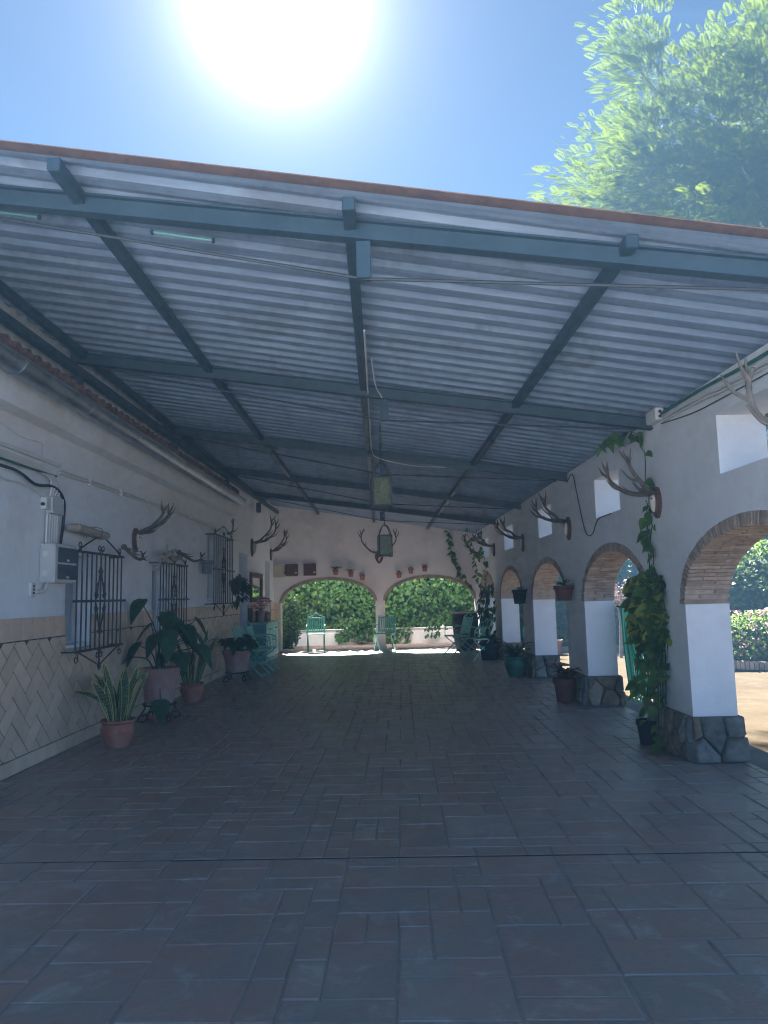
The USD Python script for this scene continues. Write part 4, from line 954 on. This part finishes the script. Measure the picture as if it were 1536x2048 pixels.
for (y0, y1, z0, z1) in ((0, 1.4, 0, .11), (0, 1.4, .57, .68), (0, .12, .111, .569), (1.28, 1.4, .111, .569)): obj('frame_bar', MB().box((0, y0, z0), (.05, y1, z1), .008), 'wood_dark', mr)
obj('glass', MB().box((.004, .12, .11), (.02, 1.28, .57), .001), 'mirror_glass', mr)

# ------------------------------------------------------------------ end wall fittings
for lab, x in (('dark brown wall case with pale tag, left of the two over the left arch', -2.40), ('dark brown wall case with pale tag, right of the two over the left arch', -1.90)):
    w = thing('wall_case', lab, 'wall case', (x, FARY - .001, 2.19), 0, 'dark brown cases on the end wall')
    obj('body', MB().box((-.17, -.075, -.155), (.17, -.001, .155), .008), 'wood_dark', w)
    obj('front', MB().box((-.15, -.086, -.12), (.15, -.0755, .14), .004), 'wood_dark', w)
    obj('base_rail', MB().box((-.175, -.09, -.175), (.175, -.001, -.157), .003), 'terracotta', w)
    obj('tag', MB().box((.09, -.0885, -.10), (.15, -.0865, -.07), .0005), 'label_white', w)
wb = thing('beige_wall_box', 'beige rounded metal box with dark nozzle in the end wall corner', 'wall box', (-2.74, FARY - .001, 2.17))
pl = Polygon([(-.14, -.17), (.12, -.17), (.14, -.12), (.14, .02)] + [(.02 + .12 * math.cos(a), .05 + .12 * math.sin(a)) for a in np.linspace(0, 1.57, 7)] + [(-.14, .17)])
obj('case', MB().prism(pl, .12, lambda v: np.c_[v[:, 0], -.001 - v[:, 2], v[:, 1]]), 'beige_enamel', wb); obj('rim', MB().prism(pl.buffer(.012).difference(pl.buffer(-.004)), .02, lambda v: np.c_[v[:, 0], -.1105 - v[:, 2], v[:, 1]]), 'beige_enamel', wb)
obj('nozzle', MB().tube([(.14, -.06, -.06), (.20, -.08, -.05)], (.025, .035), 8), 'iron', wb)

# ------------------------------------------------------------------ lanterns
def lantern(label, x, y, ztop, zbot, zhang):
    t = thing('hanging_lantern', label, 'lantern', (x, y, 0), 6, 'square glass lanterns hung from the canopy beams'); r = .088
    for sx in (-1, 1):
        for sy in (-1, 1):
            obj('corner_post', MB().box((sx * r - .008, sy * r - .008, zbot), (sx * r + .008, sy * r + .008, ztop), .002), 'iron', t)
            obj('foot_ball', MB().tri(trimesh.creation.icosphere(1, .011)).xf(t=(sx * r, sy * r, zbot - .009)), 'iron', t)
    for z in (zbot, ztop - .014):
        mb = MB()
        for s in (-1, 1): mb.box((s * r - .006, -r + .0085, z), (s * r + .006, r - .0085, z + .014), .002); mb.box((-r + .0085, s * r - .006, z), (r - .0085, s * r + .006, z + .014), .002)
        obj('frame_ring', mb, 'iron', t)
    for k in range(4):
        a = k * 90; obj('pane', MB().box((-r + .009, r - .002, zbot + .0145), (r - .009, r + .001, ztop - .0145), .0005).xf(rotz_m(math.radians(a))), 'pane_glass', t)
    obj('base_plate', MB().box((-r + .0085, -r + .0085, zbot - .004), (r - .0085, r - .0085, zbot - .0005), .001), 'iron', t)
    obj('candle_tube', MB().lathe([(0, zbot), (.012, zbot), (.012, zbot + .12), (.020, zbot + .15), (.017, zbot + .20), (0, zbot + .22)], 10), 'bone', t, smooth=40)
    for k in range(2):
        R = rotz_m(math.pi / 2 * k + math.pi / 4)
        obj('bail', MB().tube(spline([(-r * 1.3, 0, ztop), (-.08, 0, ztop + .08), (-.03, 0, ztop + .135), (.03, 0, ztop + .135), (.08, 0, ztop + .08), (r * 1.3, 0, ztop)], 20) @ R.T, .006, 5), 'iron', t, smooth=True)
    n = int((zhang - ztop - .135) / .04)
    for k in range(n):
        z = ztop + .15 + k * .04; e = np.linspace(0, 2 * math.pi, 9); q = np.stack([.009 * np.cos(e), 0 * e, .026 * np.sin(e)], 1) @ rotz_m(math.pi / 2 * (k % 2)).T + (0, 0, z)
        obj('chain_link', MB().tube(q, .0035, 4, False), 'iron', t)
lantern('nearer square glass lantern hung high under the canopy on a chain', .035, 6.885, 2.58, 2.29, 3.14)
lantern('farther square glass lantern hung in front of the end wall antlers', .085, 10.04, 2.28, 1.99, 3.14)

# ------------------------------------------------------------------ barrel table
bt = thing('black_barrel', 'tall black tapered barrel with pale round top at the right far arch', 'barrel', (2.18, 18.75, 0))
obj('body', MB().lathe([(0, .0), (.25, 0), (.27, .06), (.315, .42), (.335, .70), (.325, .93), (.30, .94), (0, .94)], 32), 'black_plastic', bt, smooth=40)
for z, r in ((.2, .29), (.55, .330), (.78, .336)): obj('hoop', MB().tube([(r * math.cos(a), r * math.sin(a), z) for a in np.linspace(0, 2 * math.pi, 33)], .008, 5, False), 'black_plastic', bt)
obj('round_top', MB().lathe([(0, .942), (.36, .942), (.37, .95), (.37, .965), (.36, .972), (0, .972)], 36), 'wood_pale', bt, smooth=40)

# ------------------------------------------------------------------ hose, arcade cables
ho = thing('green_hose', 'green garden hose hung in long loops on the second pier', 'hose', (XR + WT + .03, 9.12, 0))
rh = np.random.default_rng(101)
obj('hook', MB().tube(spline([(-.03, .08, 1.24), (.06, .08, 1.23), (.10, .06, 1.27)], 8), .012, 6), 'iron', ho)
lp = []
for k in range(9):
    w = .05 + .012 * k; zb = .06 + rh.uniform(-.03, .12); off = (k - 4) * .008
    for a in np.linspace(0, 2 * math.pi, 14, endpoint=False):
        zz = math.cos(a) * .5 + .5
        lp.append((off + .03 + (1 - zz) * (.04 + .015 * k) + w * math.sin(a) * (.4 + .6 * (1 - zz)), -.02 + .012 * k - (1 - zz) * .10 + .03 * math.sin(a), zb + (1.25 - zb + .006 * k) * zz))
obj('hose_coil', MB().tube(spline(lp, len(lp) * 3), .0125, 7), 'hose_green', ho, smooth=True)
obj('loose_end', MB().tube(spline([lp[-1], (.12, -.15, .5), (.22, -.22, .10), (.30, -.25, -.03), (.10, -.40, -.036), (-.02, -.55, -.036)], 24), .0125, 7), 'hose_green', ho, smooth=True)
ac = thing('arcade_cables', 'green and white cables running under the canopy along the arcade', 'cables', (XR, 0, 0), 180)
cA = lambda pts: [(-x if False else x, -y, z) for (x, y, z) in pts]
obj('green_pipe', MB().tube(spline(cA([(.03, 6.5, 3.03), (.03, 5.6, 3.02), (.03, 4.6, 2.98), (.03, 3.2, 3.00)]), 16), .013, 6), 'cable_green', ac, smooth=True)
for k in range(2): obj('white_pipe', MB().tube(spline(cA([(.03, 6.35, 2.985 - .03 * k), (.03, 5.6, 2.965 - .03 * k), (.03, 5.0, 2.93 - .03 * k), (.03, 3.2, 2.92 - .03 * k)]), 16), .011, 6), 'white_plastic', ac, smooth=True)
obj('grey_wire', MB().tube(spline(cA([(.03, 6.4, 2.94), (.02, 5.8, 2.88), (.02, 5.2, 2.86), (.02, 3.2, 2.84)]), 16), .005, 5), 'cable_black', ac)
obj('black_wire', MB().tube(spline(cA([(.015, 9.8, 2.93), (.012, 9.5, 3.0), (.012, 9.35, 2.75), (.012, 9.05, 2.2), (.012, 8.75, 2.13), (.012, 8.5, 2.28), (.012, 8.0, 2.30)]), 24), .006, 5), 'cable_black', ac)
jb = thing('arcade_junction_box', 'small white junction box under the canopy at the second beam end', 'junction box', (XR, 6.5, 2.975), 180)
obj('case', MB().box((.002, -.12, 0), (.085, .12, .115), .008), 'white_plastic', jb)
for z in (.03, .075): obj('cable_gland', MB().lathe([(0, 0), (.014, 0), (.014, .012), (0, .012)], 10).xf(np.array([[1, 0, 0], [0, 0, -1], [0, 1, 0]]).T, (.045, .1205, z)), 'iron', jb)
ob = obj  # (fluorescent fittings beside the first beam)
for lab, x in (('green tinted tube light under the first beam, at the left picture edge', -2.15), ('green tinted tube light under the first beam, second from the left', -1.12)):
    fx = thing('tube_light', lab, 'lamp', (x, 4.05, roof_z(x, 2.985)), 0, 'tube lights under the first beam')
    q = [(-.18, 0, .18 * SL), (.18, 0, -.18 * SL)]
    obj('tube', MB().tube(q, .009, 8), 'tube_glass', fx, smooth=True); obj('end_clip', MB().rbox(q[1], (.02, .02, .03), np.eye(3), .004), 'rod_steel', fx); obj('end_clip', MB().rbox(q[0], (.02, .02, .03), np.eye(3), .004), 'rod_steel', fx)

# ------------------------------------------------------------------ garden beyond the far arches
gw = thing('garden_wall', 'low white garden wall under the ivy beyond the far arches', 'wall'); obj('wall', MB().box((-3.6, 21.9, -.1), (3.4, 22.15, .42), .02), 'hedge_wall', gw); obj('coping', MB().box((-3.6, 21.86, .421), (3.4, 22.19, .46), .012), 'hedge_wall', gw)
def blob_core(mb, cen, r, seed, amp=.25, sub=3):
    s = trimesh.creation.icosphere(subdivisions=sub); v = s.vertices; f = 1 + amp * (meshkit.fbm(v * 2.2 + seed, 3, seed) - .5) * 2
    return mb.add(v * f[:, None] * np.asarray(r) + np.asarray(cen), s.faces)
def foliage(cen, r, n, L, seed, amp=.28, shell=(.78, 1.08), droop=.35, asp=.40, freq=2.2, yhalf=None):
    rg = np.random.default_rng(seed); d = rdir(n, rg); f = 1 + amp * (meshkit.fbm(d * freq + seed, 3, seed) - .5) * 2
    k = rg.uniform(shell[0], shell[1], n) * f; p = d * k[:, None] * np.asarray(r) + np.asarray(cen)
    dd = d * .7 + rdir(n, rg) * .8 - np.array([0, 0, droop]); nn = d + rdir(n, rg) * .7 + np.array([0, 0, .5]); l = L * rg.uniform(.65, 1.3, n)
    if yhalf: keep = p[:, 2] > yhalf; p, dd, nn, l = p[keep], dd[keep], nn[keep], l[keep]
    return leaf_cloud(p, dd, nn, l, l * asp)
iv = thing('ivy_hedge', 'dense green ivy hedge hanging over the low white wall behind the arches', 'hedge')
ri = np.random.default_rng(111)
def slab_leaves(x0, x1, z0, z1, yfun, n, L, seed, spread=.35, asp=.45):
    rg = np.random.default_rng(seed); x = rg.uniform(x0, x1, n); z = rg.uniform(0, 1, n); z = z0 + (z1 - z0) * z
    p = np.stack([x, np.zeros(n), z], 1); bump = (meshkit.fbm(np.stack([x * 1.3, z * 1.3, np.zeros(n)], 1), 4, seed) - .5); p[:, 1] = yfun(x, z) + bump * .9 + rg.uniform(-.05, spread, n)
    dd = rdir(n, rg) * .7 + np.array([0, -.5, -.75]); nn = np.array([0, -.8, .7]) + rdir(n, rg) * .55; l = L * rg.uniform(.6, 1.35, n); return leaf_cloud(p, dd, nn, l, l * asp)
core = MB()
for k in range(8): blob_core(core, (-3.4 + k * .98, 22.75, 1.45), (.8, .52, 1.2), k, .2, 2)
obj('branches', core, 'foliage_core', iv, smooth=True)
tv = np.concatenate([[.5], np.full(1, .5)])
obj('foliage', (lambda a, b, c, d: MB().add(*a).add(*b).add(*c).add(*d))(slab_leaves(-3.7, 3.4, .55, 2.75, lambda x, z: 22.05 - .25 * np.sin((z - .5) / 2.3 * math.pi), 7500, .135, 5), slab_leaves(-3.7, 3.4, 2.3, 2.95, lambda x, z: 22.6 + 0 * x, 1800, .13, 6, .8), slab_leaves(-1.35, -.2, .12, .8, lambda x, z: 21.85 + 0 * x, 350, .12, 7, .1), slab_leaves(.0, .95, .02, .8, lambda x, z: 21.85 + 0 * x, 320, .12, 8, .1)), 'ivy_leaf', iv, kind='stuff')
obj('fresh_foliage', slab_leaves(-3.7, 3.4, 1.1, 2.7, lambda x, z: 21.98 - .25 * np.sin((z - .5) / 2.3 * math.pi), 900, .12, 15), 'bush_leaf', iv, kind='stuff')
obj('trailing_shoot', slab_leaves(1.35, 1.75, .2, .6, lambda x, z: 21.8 + 0 * x, 40, .11, 9, .05), 'ivy_leaf', iv)
sb = thing('corner_shrub', 'dark upright shrub at the left edge of the left far arch', 'shrub', (-2.75, 20.9, 0))
obj('branches', blob_core(MB(), (0, 0, .75), (.30, .38, .78), 3, .2), 'foliage_core', sb, smooth=True); obj('foliage', foliage((0, 0, .78), (.42, .5, .9), 1500, .10, 31), 'hedge_leaf', sb, kind='stuff')
vs = thing('bare_vine', 'gnarled bare vine stems lying along the foot of the ivy', 'stems', (-.55, 21.75, 0))
for k in range(4): obj('stem', MB().tube(spline([(-.35 + .05 * k, 0, .12), (-.1, -.05 * k, .03 + .02 * k), (.2, -.03, .04), (.6 + .1 * k, .02, .02)], 12), .02 - .003 * k, 6), 'bark', vs, smooth=True)

# ------------------------------------------------------------------ courtyard planting
def hedge(name, label, cen, r, n, L, seed, mat, cat='hedge', asp=.40, amp=.28):
    t = thing(name, label, cat, cen); c0 = (0, 0, 0)
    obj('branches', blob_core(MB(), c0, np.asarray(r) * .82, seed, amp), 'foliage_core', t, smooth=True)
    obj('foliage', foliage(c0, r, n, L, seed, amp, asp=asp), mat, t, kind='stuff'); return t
hedge('clipped_bush', 'tall sunlit green bush beyond the pink flowers, seen through the nearest arch', (9.1, 17.0, .75), (2.2, 1.3, 1.65), 9000, .12, 121, 'bush_leaf')
hedge('clipped_bush', 'pale green taller bush behind the sunlit bush, under the big tree', (9.6, 20.0, 1.6), (2.8, 1.4, 2.1), 7000, .14, 122, 'bush_leaf')
hedge('dark_hedge', 'dark tall hedge behind the courtyard chair and the bare pink tree', (5.9, 20.5, 1.1), (2.3, 1.3, 2.0), 8000, .13, 123, 'hedge_leaf')
hedge('dark_hedge', 'dark hedge closing the courtyard behind the third and fourth arches', (3.9, 22.6, 1.0), (1.3, 1.8, 2.3), 6000, .13, 124, 'ivy_leaf')
fb = thing('flower_bush', 'low green bush dotted with pink flowers in the brick edged bed', 'flower bush', (7.3, 14.2, .12))
obj('branches', blob_core(MB(), (0, 0, .25), (.75, .55, .36), 7, .25), 'foliage_core', fb, smooth=True)
obj('foliage', foliage((0, 0, .28), (.95, .72, .50), 3600, .075, 131, .3), 'bush_leaf', fb, kind='stuff')
obj('blossoms', foliage((0, 0, .30), (.97, .74, .52), 420, .062, 132, .3, (1.0, 1.08), .1, .7), 'petal_pink', fb, kind='stuff')
bd = thing('flower_bed', 'round flower bed edged with upright bricks in the courtyard', 'flower bed', (7.5, 14.3, -.06))
obj('earth', MB().lathe([(0, .09), (1.1, .07), (1.1, 0), (0, 0)], 40), 'soil', bd)
for k in range(96):
    a = 2 * math.pi * k / 96; R = rotz_m(a)
    obj('edge_brick', MB().rbox(np.array([1.17 * math.cos(a), 1.17 * math.sin(a), .075]), (.10, .068, .15 + RNG.uniform(-.006, .006)), R, .008), 'brick', bd)
pt = thing('bare_pink_tree', 'small bare pinkish tree standing in the courtyard beside the hose', 'tree', (5.35, 16.3, -.06))
obj('trunk', MB().tube(spline([(0, 0, 0), (.03, 0, .7), (-.01, .02, 1.15)], 10), np.linspace(.035, .02, 11), 7), 'twig_pink', pt, smooth=True)
cr = MB(); rb = np.random.default_rng(141); bl = []
for k in range(46):
    d = rdir(1, rb)[0]; d[2] = abs(d[2]) + .25; d /= np.linalg.norm(d); L = rb.uniform(.35, .62); p = spline([(-.01, .02, 1.1), np.array([-.01, .02, 1.1]) + d * L * .5 + (0, 0, .05), np.array([-.01, .02, 1.1]) + d * L * np.array([.95, .95, 1.1])], 7)
    cr.tube(p, np.linspace(.010, .004, len(p)), 4); bl.append(p[-1]); bl.append(p[-2])
obj('crown', cr, 'twig_pink', pt)
bl = np.repeat(np.array(bl), 4, 0) + rb.normal(size=(len(bl) * 4, 3)) * .05; obj('blossoms', leaf_cloud(bl, rdir(len(bl), rb), rdir(len(bl), rb), rb.uniform(.05, .09, len(bl)), rb.uniform(.02, .03, len(bl))), 'dusty_petal', pt, kind='stuff')
cp2 = thing('courtyard_pot', 'squat clay pot before the dark hedge, seen through the third arch', 'pot', (4.15, 17.6, -.06)); pot(cp2, .22, .34, 'cone', 'faded_clay')
kb = thing('hedge_kerb', 'low stone kerb along the foot of the dark hedge', 'kerb', (0, 0, 0)); obj('kerb_stone', MB().box((3.6, 17.95, -.08), (8.2, 18.15, .08), .015), 'slab', kb)
obj('planting_earth', MB().box((3.6, 18.151, -.08), (9.0, 24, .02), .01), 'soil', kb)

# ------------------------------------------------------------------ the big feathery tree
def feather_tree(label, base, H, R, cl, nf, seed, fl=.55):
    t = thing('feathery_tree', label, 'tree', base); rg = np.random.default_rng(seed)
    trunk = spline([(0, 0, -.2), (.1, .05, H * .22), (-.05, .1, H * .45), (0, 0, H * .7)], 20); obj('trunk', MB().tube(trunk, np.linspace(.30, .13, len(trunk)), 12), 'bark', t, smooth=True)
    cents = []
    while len(cents) < cl:
        d = rdir(1, rg)[0]; q = rg.uniform(.35, 1.0) ** .5; c = d * q * np.asarray(R) * (1 + .18 * rg.normal()) + (0, 0, H * .74)
        if c[2] > H * .28: cents.append(c)
    lim = MB()
    for k, c in enumerate(cents[: cl // 2]):
        a = trunk[int(rg.integers(9, len(trunk)))]; p = spline([a, a * .5 + c * .5 + (0, 0, .25), c], 9); lim.tube(p, np.linspace(.09, .018, len(p)), 6)
    obj('limbs', lim, 'bark', t, smooth=True)
    core = MB()
    for k in range(cl):
        q = (np.array(cents[k]) - (0, 0, H * .74)) / np.asarray(R)
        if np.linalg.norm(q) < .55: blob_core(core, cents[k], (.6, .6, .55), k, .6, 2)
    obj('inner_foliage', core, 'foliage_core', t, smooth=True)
    # one frond: 13 pairs of slender pinnae along a bowed rachis
    n = nf; ci = rg.integers(0, cl, n); C = np.array(cents)[ci]; rad = .78 + .45 * meshkit.noise(np.arange(cl)[:, None] * [1.7, 0, 0], seed)[ci]
    d = rdir(n, rg); P0 = C + d * rad[:, None] * rg.uniform(.25, 1.0, n)[:, None]
    out = P0 - np.array([0, 0, H * .70]); out /= np.linalg.norm(out, axis=1, keepdims=True)
    D = d * .55 + out * .75 + rdir(n, rg) * .35 + np.array([0, 0, .05]); D /= np.linalg.norm(D, axis=1, keepdims=True)
    N = rdir(n, rg) * .45 + np.array([0, 0, 1.0]); S = np.cross(D, N); S /= np.linalg.norm(S, axis=1, keepdims=True); N = np.cross(S, D); L = fl * rg.uniform(.7, 1.25, n)
    V, F = [], []; off = 0
    for k in range(8):
        s = .10 + .90 * k / 7; ln = .30 * math.sin(math.pi * min(1, .30 + .67 * s)) ** .9
        for sg in (-1, 1):
            b = P0 + D * (L * s)[:, None] - np.array([0, 0, 1]) * (L * .30 * s * s)[:, None]
            e = b + (S * sg * .85 + D * .55 - N * .15) * (L * ln)[:, None]; w = D * (L * .052)[:, None]
            V.append(np.stack([b, (b + e) / 2 + w, e, (b + e) / 2 - w], 1).reshape(-1, 3)); i = np.arange(n)[:, None] * 4 + off; F.append(i + [0, 1, 2]); F.append(i + [0, 2, 3]); off += 4 * n
    obj('crown', (np.vstack(V), np.vstack(F)), 'tree_leaf', t, kind='stuff')
feather_tree('big feathery leaved tree rising behind the canopy at the right', (10.2, 15.5, -.1), 13.0, (5.7, 4.6, 5.8), 270, 60000, 151, .30)

# ------------------------------------------------------------------ the bluish air
MAT['haze_air'] = usdkit.material(stage, '/World/Looks/haze_air', {'v': ('principled_volume', {'color': (.31, .62, 1.0), 'density': HAZE, 'anisotropy': .1})}, [], volume='v.volume')
obj('haze', MB().box((-420, -320, -1.2), (420, 520, 16.0), .01), 'haze_air', None, kind='stuff')
